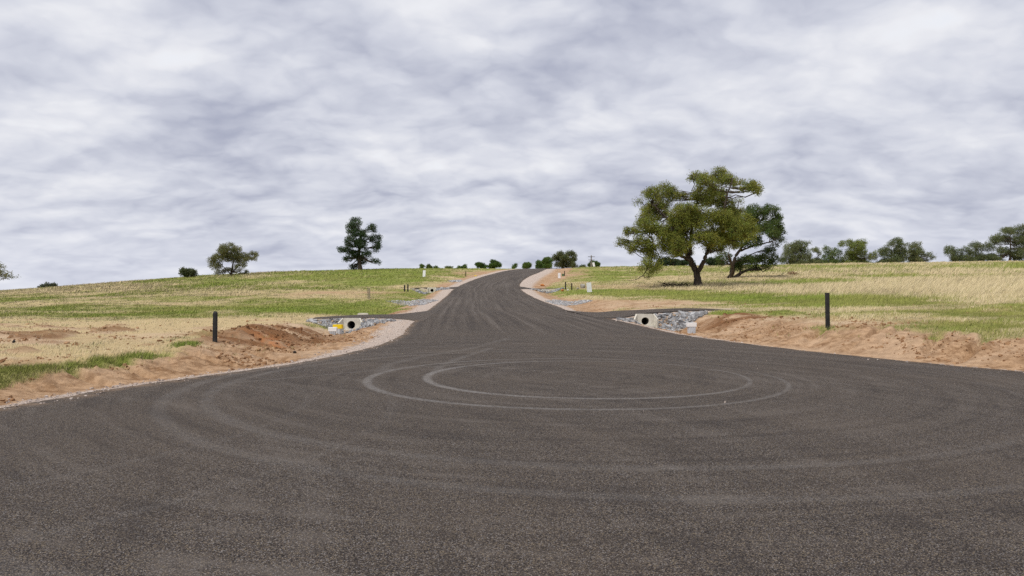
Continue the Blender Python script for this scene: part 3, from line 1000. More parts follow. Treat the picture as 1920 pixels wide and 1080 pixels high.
Z5 = (1140, 300, 4.153)
hero_e = zoomed([(960, 105, 105, 48), (770, 95, 75, 26), (735, 185, 85, 55), (545, 230, 78, 70), (340, 275, 75, 50), (1010, 255, 85, 50), (900, 175, 70, 40),
                 (420, 370, 140, 60), (720, 425, 120, 70), (950, 430, 125, 75), (560, 500, 130, 60), (270, 540, 105, 55), (400, 640, 100, 70), (900, 570, 140, 80),
                 (1050, 560, 60, 50), (720, 640, 120, 50), (250, 640, 70, 45), (275, 850, 85, 50), (500, 690, 90, 55), (830, 690, 70, 45), (840, 320, 100, 50),
                 (610, 250, 60, 30), (1030, 470, 70, 60), (470, 560, 110, 60), (640, 510, 110, 60), (800, 500, 110, 60), (520, 430, 120, 50), (320, 470, 90, 45), (790, 600, 110, 55), (450, 720, 70, 45), (960, 650, 90, 50), (870, 240, 80, 40), (300, 700, 70, 45), (640, 690, 80, 35), (330, 760, 50, 45), (600, 590, 90, 50), (380, 205, 28, 10), (610, 148, 25, 12), (250, 320, 30, 22), (170, 560, 40, 40), (125, 640, 40, 26), (190, 690, 40, 26), (850, 250, 90, 50), (960, 330, 90, 42), (700, 290, 55, 32), (1060, 245, 38, 28), (480, 310, 70, 42), (1000, 390, 80, 40)], *Z5)
hero_l = zl([([(703, 990), (701, 930), (692, 868), (655, 795), (625, 720), (595, 620), (545, 520), (450, 420), (360, 330)], .46, .07),
             ([(700, 880), (728, 815), (752, 735), (800, 640), (850, 520), (880, 330), (925, 170)], .30, .06),
             ([(650, 790), (590, 765), (480, 700), (380, 610), (290, 560)], .22, .06),
             ([(640, 745), (650, 620), (680, 480), (720, 320), (760, 170)], .20, .05),
             ([(350, 620), (350, 720), (335, 800), (280, 890), (215, 935), (150, 940)], .09, .02),
             ([(800, 640), (900, 590), (1000, 520)], .14, .05)], *Z5)
TX, TD_, _ = hit(1308.5, 537.5)
tree('gum_tree', 'largest spreading gum tree with forked trunk and olive green crown in the right paddock', 'tree', 1308.5, 538.4, TD_, hero_e, hero_l,
     (.205, .225, .042), 5, 0.62, 0.175, 0.34, 0.8, 0.8, wid=0.34, sub=1.15, layers=7, grow=(1.14, 1.36))
dark_e = zoomed([(1130, 430, 120, 65), (1225, 395, 70, 42), (1255, 530, 100, 55), (1325, 605, 62, 45), (1150, 560, 100, 60), (1100, 650, 80, 40), (1075, 790, 90, 55),
                 (1235, 780, 105, 50), (1315, 770, 50, 45), (880, 770, 70, 45), (1010, 830, 55, 35), (1270, 460, 50, 40), (1340, 560, 40, 30), (1290, 700, 60, 30), (1000, 620, 90, 60), (1180, 840, 60, 22), (1060, 500, 80, 50)], *Z5)
dark_l = zl([([(950, 925), (955, 870), (925, 800), (890, 740)], .34, .10),
             ([(960, 880), (985, 770), (1030, 690), (1110, 600), (1180, 480)], .30, .07),
             ([(985, 920), (1040, 885), (1110, 855), (1190, 850), (1260, 865)], .28, .05),
             ([(1020, 710), (1120, 670), (1220, 650), (1290, 620)], .16, .05),
             ([(1030, 890), (1050, 830), (1100, 760), (1180, 720), (1240, 700)], .16, .05)], *Z5)
tree('broadleaf_tree', 'dark green tree with leaning low limbs, just behind the largest gum tree', 'tree', 1368.8, 522.0, hit(1368.8, 521.5)[1], dark_e, dark_l,
     (.085, .125, .030), 8, 0.7, 0.18, 0.34, 0.2, 0.8, wid=0.45, sub=0.95, layers=6, grow=(1.0, 1.15))
Z7 = (320, 390, 4.571)
tree('gum_tree', 'round crowned lone gum tree standing on the left ridge', 'tree', 432.7, 516.4, 168,
     zoomed([(540, 335, 85, 38), (460, 395, 75, 42), (600, 415, 70, 50), (415, 480, 62, 50), (625, 490, 50, 45), (520, 430, 80, 45), (405, 545, 45, 25), (700, 385, 42, 30),
             (728, 430, 28, 20), (610, 545, 22, 22), (480, 525, 50, 30), (680, 440, 20, 14), (530, 385, 100, 50), (450, 440, 60, 40)], *Z7),
     zl([([(515, 582), (518, 520), (522, 440), (530, 360)], .26, .06), ([(516, 560), (560, 510), (620, 470), (690, 400)], .16, .04), ([(512, 560), (470, 520), (430, 470)], .15, .05)], *Z7),
     (.175, .178, .070), 3, 0.62, 0.22, 0.36, 0.7, sub=0.9, grow=(1.05, 1.18))
tree('evergreen_tree', 'tall dark ragged evergreen tree standing on the ridge left of the road', 'tree', 675.5, 506.2, 178,
     zoomed([(1562, 92, 42, 26), (1592, 135, 55, 32), (1535, 185, 55, 40), (1610, 215, 65, 45), (1720, 185, 45, 35), (1742, 255, 52, 40), (1762, 335, 42, 50), (1560, 285, 60, 45),
             (1640, 310, 65, 50), (1490, 360, 60, 32), (1560, 405, 60, 40), (1510, 440, 45, 20), (1680, 390, 50, 35), (1755, 462, 40, 24), (1570, 500, 50, 26), (1630, 450, 45, 40), (1650, 240, 40, 40)], *Z7),
     None, (.050, .085, .032), 4, 0.75, 0.28, 0.36, -0.2, trunk_r=0.5, wid=0.4, tuft=1.2, sub=0.95, grow=(1.1, 1.15))
Z6 = (1440, 410, 4.0)
far_trees = [
    ('grey green gum tree on the ridge directly right of the dark broadleaf tree', (235, 356), 225, [(180, 225, 65, 48), (260, 195, 60, 34), (290, 265, 55, 50), (150, 290, 60, 45), (230, 310, 70, 40), (325, 325, 32, 26)], (.075, .080, .040), 21),
    ('thin small gum tree in the gap of the right ridge trees', (375, 352), 232, [(355, 232, 32, 20), (385, 255, 24, 20), (375, 315, 42, 32), (410, 330, 30, 22)], (.080, .085, .040), 22),
    ('bushy mid green gum tree leaning on the left of a taller yellow-topped one', (480, 352), 225, [(440, 225, 32, 20), (500, 255, 52, 40), (530, 310, 50, 36), (450, 300, 40, 40), (480, 330, 60, 20)], (.062, .080, .028), 23),
    ('wide ridge gum tree with yellow-green top, second cluster from the large gum', (665, 351), 222, [(570, 185, 56, 22), (640, 205, 65, 36), (712, 180, 42, 34), (690, 265, 75, 45), (620, 290, 60, 50), (780, 285, 36, 38), (720, 320, 60, 30)], (.085, .095, .026), 24),
    ('dense rounded gum tree, left one of the touching pair on the right ridge', (930, 346), 220, [(935, 185, 66, 28), (885, 250, 52, 40), (980, 245, 66, 44), (930, 300, 80, 40), (855, 330, 36, 15), (1000, 300, 40, 30)], (.062, .070, .034), 25),
    ('open gum tree with drooping tip, right one of the touching pair on the right ridge', (1105, 336), 220, [(1100, 212, 55, 30), (1150, 255, 56, 36), (1085, 275, 60, 40), (1210, 275, 36, 20), (1245, 292, 16, 14), (1150, 305, 55, 20), (1180, 230, 24, 16)], (.075, .080, .040), 26),
    ('small gum tree with forked bare stem at the left of the far right cluster', (1392, 326), 214, [(1370, 218, 40, 18), (1345, 258, 32, 28), (1430, 260, 46, 28), (1400, 285, 28, 16), (1450, 295, 30, 20)], (.060, .068, .036), 27),
    ('mid height gum tree in the middle of the far right cluster', (1560, 323), 212, [(1500, 230, 40, 24), (1590, 212, 55, 32), (1550, 275, 60, 40), (1660, 222, 36, 34), (1650, 290, 60, 30), (1500, 295, 40, 26)], (.062, .070, .036), 28),
    ('tallest gum tree of the far right cluster, cut by the right picture edge', (1815, 319), 210, [(1748, 105, 45, 24), (1822, 88, 48, 26), (1890, 90, 46, 30), (1735, 155, 42, 34), (1830, 155, 66, 42), (1905, 175, 60, 55), (1755, 235, 46, 36), (1850, 255, 66, 40), (1715, 285, 46, 26), (1960, 140, 70, 60), (1990, 230, 70, 60)], (.070, .076, .040), 29)]
for (lb, b_, dd, el, cc, sd_) in far_trees:
    q = zoomed(el, *Z6)
    bu, bv = b_[0] / 4 + 1440, b_[1] / 4 + 410
    q = q + skirt(bu, bv, 0.75 * max(abs(e[0] - bu) for e in q), sd_)
    k = dd / F
    tree('gum_tree', lb, 'tree', bu, VH - (base_z((bu - CX) * k, dd) - CAMH) / k, dd, q, None, tuple(t * m_ for t, m_ in zip(cc, (2.3, 2.45, 2.1))), sd_, 0.48, 0.28, 0.44, 0.5, 0.8,
         group='gum trees along the right ridge', z=float(base_z((bu - CX) * k, dd)))
Z4 = (960, 460, 7.714)
q = zoomed([(815, 105, 66, 26), (885, 130, 40, 34), (690, 125, 56, 24), (640, 190, 76, 50), (760, 205, 86, 50), (870, 215, 60, 45), (700, 280, 105, 45), (850, 290, 90, 40), (900, 180, 30, 30)], *Z4)
def crest(name, label, cat, bu, d, el, col, seed, **kw):
    k = d / F
    z0 = float(base_z((bu - CX) * k, d))
    return tree(name, label, cat, bu, VH - (z0 - CAMH) / k, d, el, None, col, seed, z=z0, **kw)
crest('gum_tree', 'broad gum tree rising where the road disappears over the crest', 'tree', 1062, 250, q, (.125, .140, .052), 31, leaf=0.34, prad=0.55, droop=0.4)
BUSH = [('round green bush at the road crest, left of the gum there', 988, 240, [(988, 498, 9, 6)], (.060, .090, .020)),
        ('pointed green bush against the crest gum', 1011, 236, [(1010, 499, 6, 6), (1010, 494, 3, 4)], (.050, .085, .020)),
        ('tall light green bush touching the left of the crest gum', 1025, 240, [(1024, 494, 8, 8), (1028, 488, 7, 6), (1022, 500, 9, 5)], (.070, .105, .022)),
        ('tiny bush by the left verge at the crest', 963, 235, [(964, 500, 5, 3.5)], (.055, .085, .020)),
        ('dark rounded bush on the crest, larger of the middle two', 930, 232, [(930, 497, 12, 6), (922, 500, 6, 4)], (.045, .075, .016)),
        ('dark rounded bush on the crest, smaller of the middle two', 900, 230, [(900, 498, 8, 5.5), (909, 501, 4, 3)], (.045, .075, .016)),
        ('low bush on the crest next to the smaller dark one', 870, 228, [(870, 501.5, 6, 3.5), (861, 503, 4, 2.5)], (.055, .085, .018)),
        ('flat low bush midway along the left crest', 842, 226, [(842, 503, 7, 2.6)], (.060, .080, .020)),
        ('small bush second from the left on the crest', 817, 224, [(817, 502, 4.5, 3)], (.060, .085, .020)),
        ('low spiky bush on the crest above the white board', 803, 224, [(804, 500.5, 6, 3)], (.065, .085, .022)),
        ('leftmost small bush on the crest left of the road', 791, 224, [(791, 499.5, 5, 3)], (.060, .090, .020)),
        ('round bush behind the power pole', 1115, 232, [(1116, 495, 8, 5.5), (1108, 497, 5, 4)], (.055, .085, .018)),
        ('tiny bush left of the power pole', 1094, 232, [(1094, 500.5, 5, 3)], (.050, .075, .020)),
        ('grey green bush on the left ridge beside the lone gum', 350, 175, [(345, 513, 9, 6), (357, 511, 9, 6), (350, 509, 8, 4.5)], (.062, .075, .036)),
        ('small grey bush pair on the far left horizon', 88, 190, [(82, 538, 9, 4), (94, 537, 8, 5)], (.055, .065, .040))]
for i, (lb, bu, d, el, cc) in enumerate(BUSH):
    crest('bush', lb, 'bush', bu, d, el, tuple(1.9 * t for t in cc), 50 + i, leaf=0.26, prad=0.36, droop=-0.3, trunk_r=0.05, group='bushes along the skyline', dens=1.2, sub=1.6, wid=0.5)
crest('gum_tree', 'gum branch tip hanging in at the left picture edge', 'tree', -75, 130, [(-14, 515, 24, 6), (-40, 505, 26, 12), (-70, 490, 40, 22), (-100, 505, 36, 16), (-20, 508, 16, 5)], (.15, .155, .045), 41, leaf=0.26, prad=0.4, dens=0.5, sub=0.8)
# low growth behind the two big trees
for i, (lb, bu, d, el, cc) in enumerate([
        ('low dark thicket seen under the left side of the largest gum', 1262, 188, [(1250, 491, 16, 7), (1275, 493, 18, 6), (1290, 492, 10, 7)], (.030, .048, .018)),
        ('low dark thicket seen between the two big trunks', 1342, 186, [(1335, 490, 14, 8), (1350, 493, 14, 6)], (.030, .048, .018)),
        ('small green weed bush in dry grass right of the dark tree', 1466, 112, [(1466, 519, 4, 3)], (.05, .085, .02)),
        ('brown dead bush in dry grass right of the dark tree', 1487, 115, [(1487, 516, 8, 4)], (.17, .11, .065))]):
    k = d / F
    zz_ = float(base_z((bu - CX) * k, d))
    tree('sapling' if 'sapling' in lb else 'bush', lb, 'tree' if 'sapling' in lb else 'bush', bu, VH - (zz_ - CAMH) / k, d, el, None, tuple(1.4 * t for t in cc), 80 + i, z=zz_, leaf=0.24, prad=0.36, trunk_r=0.06, dens=1.1, sub=1.3, wid=0.5)

# ------------------------------------------------------------------ grass, clods, gravel, rock
TALL = [(1770, 540, 260, 17, 1.0), (1700, 507, 330, 14, .75), (1400, 535, 170, 9, .55), (1300, 506, 220, 9, .5), (280, 537, 260, 12, .5), (500, 512, 320, 9, .5), (700, 517, 150, 12, .35), (1550, 545, 120, 9, .8)]


def grass(name, label, n, box=None, seed=1, hmul=1.0, blades=5, green_only=False, wmul=1.0, dmax=196.0):
    r = np.random.default_rng(seed)
    if box is None:
        m = n * 7
        u, ld = r.uniform(-90, 2010, m), r.uniform(math.log(9.5), math.log(dmax), m)
        d = np.exp(ld)
        w = 34 + 1500 / d
        keep = r.uniform(0, 1, m) < w / w.max() * (0.9 + 0.1)
    else:
        u0, u1, d0, d1 = box
        m = n * 3
        u, d = r.uniform(u0, u1, m), r.uniform(d0, d1, m)
        keep = np.ones(m, bool)
    u, d = u[keep], d[keep]
    x_, yc_ = (u - CX) * d / F, np.clip(d, -14, 420)
    off_ = (x_ < xl(yc_) - 0.2) | (x_ > xr(yc_) + 0.2)
    u, d = u[off_], d[off_]
    X, Y = (u - CX) * d / F, d
    Z, e, side = land(X, Y)
    g, s, b, gr = cover(X, Y, Z, e, side)
    p = (g + s * np.where(X < 0, 0.22 + 0.4 * smooth(Y, 30, 90), 1.0)) * (1 - gr) * (e > 0.3)
    for D in DRIVES.values():
        p = np.where(inside(X, Y, D['poly']), 0, p)
    if green_only: p = p * smooth(g, 0.55, 0.8)
    p = p * smooth(p, 0.12, 0.5) + 0.012 * (e > 1.2) * (gr < 0.1) * (not green_only)
    ok = r.uniform(0, 1, len(p)) < p
    X, Y, Z, g, s, u = X[ok][:n], Y[ok][:n], Z[ok][:n], g[ok][:n], s[ok][:n], u[ok][:n]
    v = VH - (Z - CAMH) * F / Y
    tall = np.zeros(len(X))
    for (a, c, ra, rc, st) in TALL:
        tall = np.maximum(tall, st * np.exp(-0.7 * (((u - a) / ra)**2 + ((v - c) / rc)**2)))
    tall *= smooth(Y, 30, 46)
    isg = r.uniform(0, 1, len(X)) < smooth(g / (g + s + 1e-6), 0.12, 0.85) * (1 - 0.35 * tall) + 0.10
    patch = smooth(fbm(X / 2.2, Y / 1.3, 4, 301), 0.25, 0.75)
    h = (0.06 + 0.07 * patch + 0.58 * tall * (0.45 + 0.85 * patch)) * np.where(isg, 0.95 - 0.25 * tall, 1.0) * hmul
    h = np.where(isg & (g > 0.7) & (tall < 0.2), h * 1.2, h)
    k = np.repeat(np.arange(len(X)), blades)
    N = len(k)
    hh = h[k] * r.uniform(0.55, 1.3, N)
    wd = np.maximum(0.007, Y[k] * 0.00048) * r.uniform(0.7, 1.4, N) * wmul
    spread = (0.05 + 0.18 * h[k] + 0.0012 * Y[k])
    bx, by = X[k] + r.normal(0, 1, N) * spread, Y[k] + r.normal(0, 1, N) * spread
    bz = Z[k] - 0.015
    ang = r.uniform(0, np.pi, N)
    lean = r.normal(0, 0.35, (N, 2)) + np.column_stack([0.32 + 0.5 * tall[k] * ~isg[k], np.zeros(N)])
    tip = np.column_stack([bx + lean[:, 0] * hh, by + lean[:, 1] * hh, bz + hh])
    cx_, sy_ = np.cos(ang) * wd * 0.5, np.sin(ang) * wd * 0.5
    V = np.stack([np.column_stack([bx - cx_, by - sy_, bz]), np.column_stack([bx + cx_, by + sy_, bz]), tip], 1)
    f = r.uniform(0, 1, (N, 1))
    f = 0.5 + (f - 0.5) * (1 - 0.6 * smooth(Y[k], 40, 110)[:, None])
    lush = smooth(g[k], 0.6, 0.95)[:, None]
    cg_ = np.array([.115, .150, .026]) * (1 - f) + np.array([.235, .250, .065]) * f
    cg_ = cg_ * (1 - 0.5 * lush) + 0.5 * lush * (np.array([.13, .205, .020]) * (1 - f) + np.array([.235, .31, .045]) * f)
    yel = smooth(fbm(X / 4.5 + 9, Y / 4.5, 4, 311), 0.35, 0.68)[k][:, None]
    cg_ = cg_ * (1 - 0.55 * yel) + 0.55 * yel * (np.array([.23, .22, .055]) * (1 - f) + np.array([.33, .30, .11]) * f)
    cd_ = np.array([.37, .29, .145]) * (1 - f) + np.array([.59, .50, .32]) * f
    col = np.where(isg[k][:, None], cg_, cd_) * (0.82 + 0.50 * patch[k][:, None])
    o = mk(name, V.reshape(-1, 3), None, np.arange(3 * N).reshape(-1, 3), M_GRASS, None, False, None, {'col': np.repeat(col, 3, 0)})
    return tag(o, label, 'grass', kind='stuff')


grass('pasture_grass', 'green and straw coloured grass covering both paddocks', 118000, seed=3, blades=5)
grass('verge_grass', 'fresh green grass along the top of the near left bank', 4200, box=(-60, 420, 10.5, 18.8), seed=4, hmul=0.5, blades=8, green_only=True)


def stones(P, size, r, flat=0.75):
    """angular broken pieces: jittered, squashed boxes"""
    n = len(P)
    base = np.array([(x, y, z) for x in (-1, 1) for y in (-1, 1) for z in (-1, 1)], float) * 0.5
    V = base[None] * r.uniform(0.55, 1.3, (n, 1, 3)) * (1 + r.uniform(-0.45, 0.3, (n, 8, 3)))
    V[:, :, 2] *= flat
    a, b_ = r.uniform(0, 2 * np.pi, n), r.normal(0, 0.6, n)
    ca, sa, cb_, sb = np.cos(a)[:, None], np.sin(a)[:, None], np.cos(b_)[:, None], np.sin(b_)[:, None]
    x, y, z = V[..., 0], V[..., 1], V[..., 2]
    y, z = y * cb_ - z * sb, y * sb + z * cb_
    x, y = x * ca - y * sa, x * sa + y * ca
    V = np.stack([x, y, z], -1) * size[:, None, None] + P[:, None]
    q = np.array([(0, 1, 3, 2), (4, 6, 7, 5), (0, 4, 5, 1), (2, 3, 7, 6), (0, 2, 6, 4), (1, 5, 7, 3)])
    Q = (np.arange(n)[:, None, None] * 8 + q[None]).reshape(-1, 4)
    return V.reshape(-1, 3), Q


def _stone(b, P, O, out):
    c = S(S.node('ShaderNodeAttribute', attribute_name='col').outputs['Color'])
    n = S.noise(P, 14.0, 4, 0.6)
    bump(b, n, 0.5, 0.02)
    return S.mix(n.step(0.3, 0.8) * 0.35, c, (0.30, 0.29, 0.28))


def _clod(b, P, O, out):
    c = S(S.node('ShaderNodeAttribute', attribute_name='col').outputs['Color'])
    n = S.noise(P, 20.0, 5, 0.65)
    bump(b, n, 0.8, 0.03)
    return S.mix(n.step(0.35, 0.75) * 0.5, c, (0.24, 0.125, 0.06))


M_STONE = mat('broken basalt', _stone, 0.85, 0.25)
M_CLOD = mat('earth clods', _clod, 0.95, 0.1)


def scatter_poly(poly, n, r):
    poly = np.asarray(poly, float)
    lo, hi = poly.min(0), poly.max(0)
    p = r.uniform(lo, hi, (n * 6, 2))
    return p[inside(p[:, 0], p[:, 1], poly)][:n]


def rock_bed(label, poly, n, size, seed, light=1.0, lift=0.05, avoid=()):
    r = np.random.default_rng(seed)
    p = scatter_poly(poly, n, r)
    for (x0, x1, y0, y1) in avoid:
        p = p[~((p[:, 0] > x0) & (p[:, 0] < x1) & (p[:, 1] > y0) & (p[:, 1] < y1))]
    for D in DRIVES.values():
        p = p[~inside(p[:, 0], p[:, 1], D['poly'])]
    s = size * np.exp(r.normal(0, 0.35, len(p)))
    z = land(p[:, 0], p[:, 1])[0] + r.uniform(-0.3, 0.8, len(p)) * lift
    for D in DRIVES.values():                            # none stands higher than the seal beside it
        nr_ = seg_dist(p[:, 0], p[:, 1], D['poly'], True) < 0.8
        z[nr_] = np.minimum(z[nr_], (drive_z(D, p[:, 0], p[:, 1]) - 0.07 - 0.35 * s)[nr_])
    V, Q = stones(np.column_stack([p, z]), s, r)
    f = r.uniform(0, 1, (len(p), 1))
    c = (np.array([.13, .132, .14]) * (1 - f) + np.array([.44, .44, .445]) * f) * light
    c = np.where(r.uniform(0, 1, (len(p), 1)) < 0.06, np.array([[.36, .26, .17]]), c)
    o = mk('rock_bed', V, Q, None, M_STONE, None, False, None, {'col': np.repeat(c, 8, 0)})
    return tag(o, label, 'rocks', kind='stuff')


rock_bed('grey broken rocks round the near left culvert headwall', [(-10.3, 36.7), (-10.0, 35.2), (-9.3, 34.2), (-8.4, 33.5), (-7.3, 33.1), (-6.3, 34.0), (-5.5, 35.0), (-5.35, 35.75), (-6.2, 36.2), (-9.6, 36.8)],
         2600, 0.092, 5, 1.1, 0.08, avoid=[(-8.42, -7.42, 35.3, 36.6), (-8.2, -7.3, 34.0, 35.5)])
rock_bed('grey broken rocks round the near right culvert headwall', [(4.95, 36.6), (5.25, 35.4), (5.8, 34.6), (6.4, 34.3), (7.2, 33.6), (8.2, 33.0), (8.9, 33.9), (9.5, 35.2), (9.6, 36.4), (8.2, 36.5), (6.5, 36.4)],
         2600, 0.092, 6, 1.1, 0.09, avoid=[(6.08, 7.12, 35.5, 36.8), (6.2, 7.0, 34.3, 35.6)])
def hp(L): return [hit(*q)[:2] for q in L]
rock_bed('fine blue grey gravel bed in the drain beyond the near left driveway', hp([(722, 564.5), (745, 570), (770, 574), (795, 572), (812, 566), (822, 563.5), (780, 563), (750, 563.5)]), 2600, 0.062, 7, 1.3, 0.03)
rock_bed('fine blue grey gravel bed in the drain beyond the near right driveway', hp([(1022, 565), (1040, 571), (1060, 574), (1085, 571), (1112, 564), (1095, 563), (1070, 566), (1045, 563)]), 2600, 0.062, 8, 1.3, 0.03)
rock_bed('rocks round the distant left culvert headwall', [(-12.0, 87.6), (-11.2, 85.4), (-9.5, 84.6), (-8.0, 85.0), (-7.2, 86.6), (-8.0, 87.3)], 900, 0.18, 9, 1.0, 0.10, avoid=[(-10.2, -8.9, 84.6, 87.6)])
rock_bed('rocks beside the distant right culvert headwall', [(2.0, 87.0), (2.4, 85.6), (3.6, 84.8), (5.2, 85.4), (6.3, 87.2), (4, 87.3)], 700, 0.17, 10, 0.95, 0.08)
rock_bed('small grey gravel patch at the left verge beyond the far driveway', hp([(840, 527), (850, 529.5), (862, 529), (866, 526.5), (855, 526)]), 500, 0.16, 12, 1.25, 0.04)


def litter(name, label, cat, n, size, seed, colr, pick, m=None):
    r = np.random.default_rng(seed)
    m = m or M_CLOD
    u, d = r.uniform(-60, 1980, n * 14), np.exp(r.uniform(math.log(9.6), math.log(46), n * 14))
    X, Y = (u - CX) * d / F, d
    Z, e, side = land(X, Y)
    p = pick(X, Y, Z, e, side)
    for D in DRIVES.values():
        p = np.where(inside(X, Y, D['poly']), 0, p)
    ok = np.where(r.uniform(0, 1, len(p)) < p)[0][:n]
    Z = np.where(e < 0, zr(Y) + 0.004, Z)
    s = size * np.clip(np.exp(r.normal(0, 0.6, len(ok))), 0.4, 4.0)
    V, Q = stones(np.column_stack([X[ok], Y[ok], Z[ok] + s * 0.12]), s, r, 0.7)
    f = r.uniform(0, 1, (len(ok), 1))
    c = np.array(colr[0]) * (1 - f) + np.array(colr[1]) * f
    o = mk(name, V, Q, None, m, None, False, None, {'col': np.repeat(c, 8, 0)})
    return tag(o, label, cat, kind='stuff')


def pick_dirt(X, Y, Z, e, side):
    g, s, b, gr = cover(X, Y, Z, e, side)
    return b * (1 - gr) * (e > 0.25) * smooth(fbm(X * 0.8, Y * 0.8, 4, 401), 0.45, 0.68)


def pick_gravel(X, Y, Z, e, side):
    gw = gravel_w(side, Y)
    return np.where(e > 0.03, (1 - smooth(e, gw * 0.7, gw * 1.5 + 0.15)) * (gw > 0.09), 0.08 * (e > -0.4) + 0.0004)


litter('earth_clods', 'loose orange brown clods of earth on the banks', 'clods', 6000, 0.024, 14, ((.22, .115, .058), (.46, .29, .165)), pick_dirt)
def pick_heap(X, Y, Z, e, side):
    return np.clip(gauss(X, Y, -8.2, 24.8, 1.5, 4.2, -0.05) * 1.2 + 0.7 * gauss(X, Y, 9.4, 29.4, 2.2, 1.0, -0.4), 0, 1) * smooth(fbm(X * 1.5, Y * 1.5, 4, 405), 0.35, 0.6) * (e > 1.2)


litter('spoil_clods', 'dark brown clods strewn over the spoil heaps beside the drains', 'clods', 2600, 0.040, 16, ((.11, .052, .024), (.27, .14, .068)), pick_heap)
litter('gravel_stones', 'loose pinkish gravel along the sealed edges', 'gravel', 7000, 0.014, 15, ((.28, .22, .19), (.62, .53, .47)), pick_gravel, M_STONE)

# ------------------------------------------------------------------ things along the road
def _concrete(b, P, O, out):
    n, n2 = S.noise(P, 5.0, 5, 0.6), S.noise(P, 40.0, 4, 0.6)
    bump(b, n2, 0.3, 0.01)
    c = S.mix(n.step(0.3, 0.75), (0.50, 0.47, 0.40), (0.66, 0.63, 0.55))
    return S.mix(n2.step(0.55, 0.8) * 0.3, c, (0.30, 0.27, 0.22))


def plain(name, c, c2=None, rough=0.6, spec=0.3, scale=6.0):
    c2 = c2 or tuple(x * 0.75 for x in c)

    def f(b, P, O, out):
        n = S.noise(O, scale, 5, 0.6)
        bump(b, n, 0.15, 0.01)
        return S.mix(n.step(0.4, 0.75) * 0.7, c, c2)
    return mat(name, f, rough, spec)


M_CONC = mat('precast concrete', _concrete, 0.9, 0.2)
M_BLACK = plain('black recycled plastic', (.016, .016, .017), (.045, .042, .04), 0.7)
M_DKWOOD = plain('dark weathered timber', (.030, .022, .018), (.075, .055, .042), 0.9)
M_GREYWOOD = plain('grey weathered timber', (.20, .17, .14), (.10, .085, .07), 0.9)
M_WHITE = plain('white board', (.80, .80, .82), (.70, .71, .75), 0.55)
M_SEAM = plain('grey seam', (.20, .21, .24), None, 0.7)
M_LID = plain('white plastic lid', (.80, .80, .80), (.68, .67, .64), 0.5)
M_BODY = plain('pale grey plastic box', (.52, .55, .59), (.42, .44, .47), 0.55)
M_YELLOW = plain('yellow plastic lid', (.80, .58, .012), (.70, .47, .01), 0.5)
M_GREENBOX = plain('green utility box', (.07, .16, .07), None, 0.6)
M_ROCK = plain('pale boulder', (.34, .32, .28), (.16, .14, .125), 0.9, 0.2, 2.5)
M_ORANGE = plain('orange clay lump', (.50, .20, .06), (.30, .12, .04), 0.95, 0.1, 5)
M_PIPE = plain('pipe concrete', (.22, .21, .19), None, 0.9)


def headwall(label, x, y, top, bot, pc, pr, wtop, wbot, chamfer_z, splay=0.26, rz=0.0):
    """precast culvert headwall: face with a round opening, two splayed wings with sloping tops, an apron and the pipe"""
    root = empty('culvert_headwall', (x, y, bot), rz, label, 'culvert', 'culvert headwalls under the driveways')
    H, c, ch = top - bot, pc - bot, chamfer_z - bot
    # face with hole: strip from the opening's rim out to the outline
    n = 48
    th = np.linspace(0, 2 * np.pi, n, endpoint=False)
    hx, hz = pr * np.cos(th), c + pr * np.sin(th)
    out = []
    wt = wtop / 2
    for t in th:
        dx, dz = math.cos(t), math.sin(t)
        s = 1e9
        if dx > 1e-9: s = min(s, wt / dx)
        if dx < -1e-9: s = min(s, -wt / dx)
        if dz > 1e-9: s = min(s, (H - c) / dz)
        if dz < -1e-9: s = min(s, (-0.15 - c) / dz)
        out.append((dx * s, c + dz * s))
    out = np.array(out)
    T = 0.11
    rings = [np.column_stack([hx, np.full(n, T), hz]), np.column_stack([hx, np.full(n, 0.012), hz]), np.column_stack([hx * 1.04, np.zeros(n), c + (hz - c) * 1.04]),
             np.column_stack([out[:, 0], np.zeros(n), out[:, 1]]), np.column_stack([out[:, 0], np.full(n, T), out[:, 1]])]
    V = np.concatenate(rings)
    Q = [(a * n + k, a * n + (k + 1) % n, (a + 1) * n + (k + 1) % n, (a + 1) * n + k) for a in range(4) for k in range(n)]
    mk('face', V, Q, None, M_CONC, root)
    for s in (-1, 1):
        m = MB()
        x0, x1 = s * wt * 0.985, s * wbot / 2
        y0, y1 = 0.03, -splay
        t = 0.08
        prof0 = [(x0, y0, -0.15), (x1, y1, -0.15), (x1, y1, ch), (x0, y0, H)]
        nx, ny = np.array([y1 - y0, -(x1 - x0)]) / math.hypot(x1 - x0, y1 - y0)
        if nx * s < 0: nx, ny = -nx, -ny
        A = np.array(prof0)
        B = A + np.array([nx * t, ny * t, 0])
        q = [(0, 1, 2, 3), (7, 6, 5, 4), (0, 4, 5, 1), (1, 5, 6, 2), (2, 6, 7, 3), (3, 7, 4, 0)]
        m.add(np.concatenate([A, B]), q)
        m.build('wing', M_CONC, root)
    m = MB()
    m.box((-wtop / 2 * 1.0, -splay * 0.9, -0.16), (wtop / 2, -0.004, c - pr - 0.015), 0.006)
    m.build('apron', M_CONC, root)
    V, Q = tube([(0, 0.05, c), (0, 1.0, c), (0, 2.4, c)], [pr * 1.02] * 3, 32)
    cap = [(64, 64 + k, 64 + k + 1) for k in range(1, 31)]
    mk('pipe', V, Q, cap, M_PIPE, root, True)
    return root


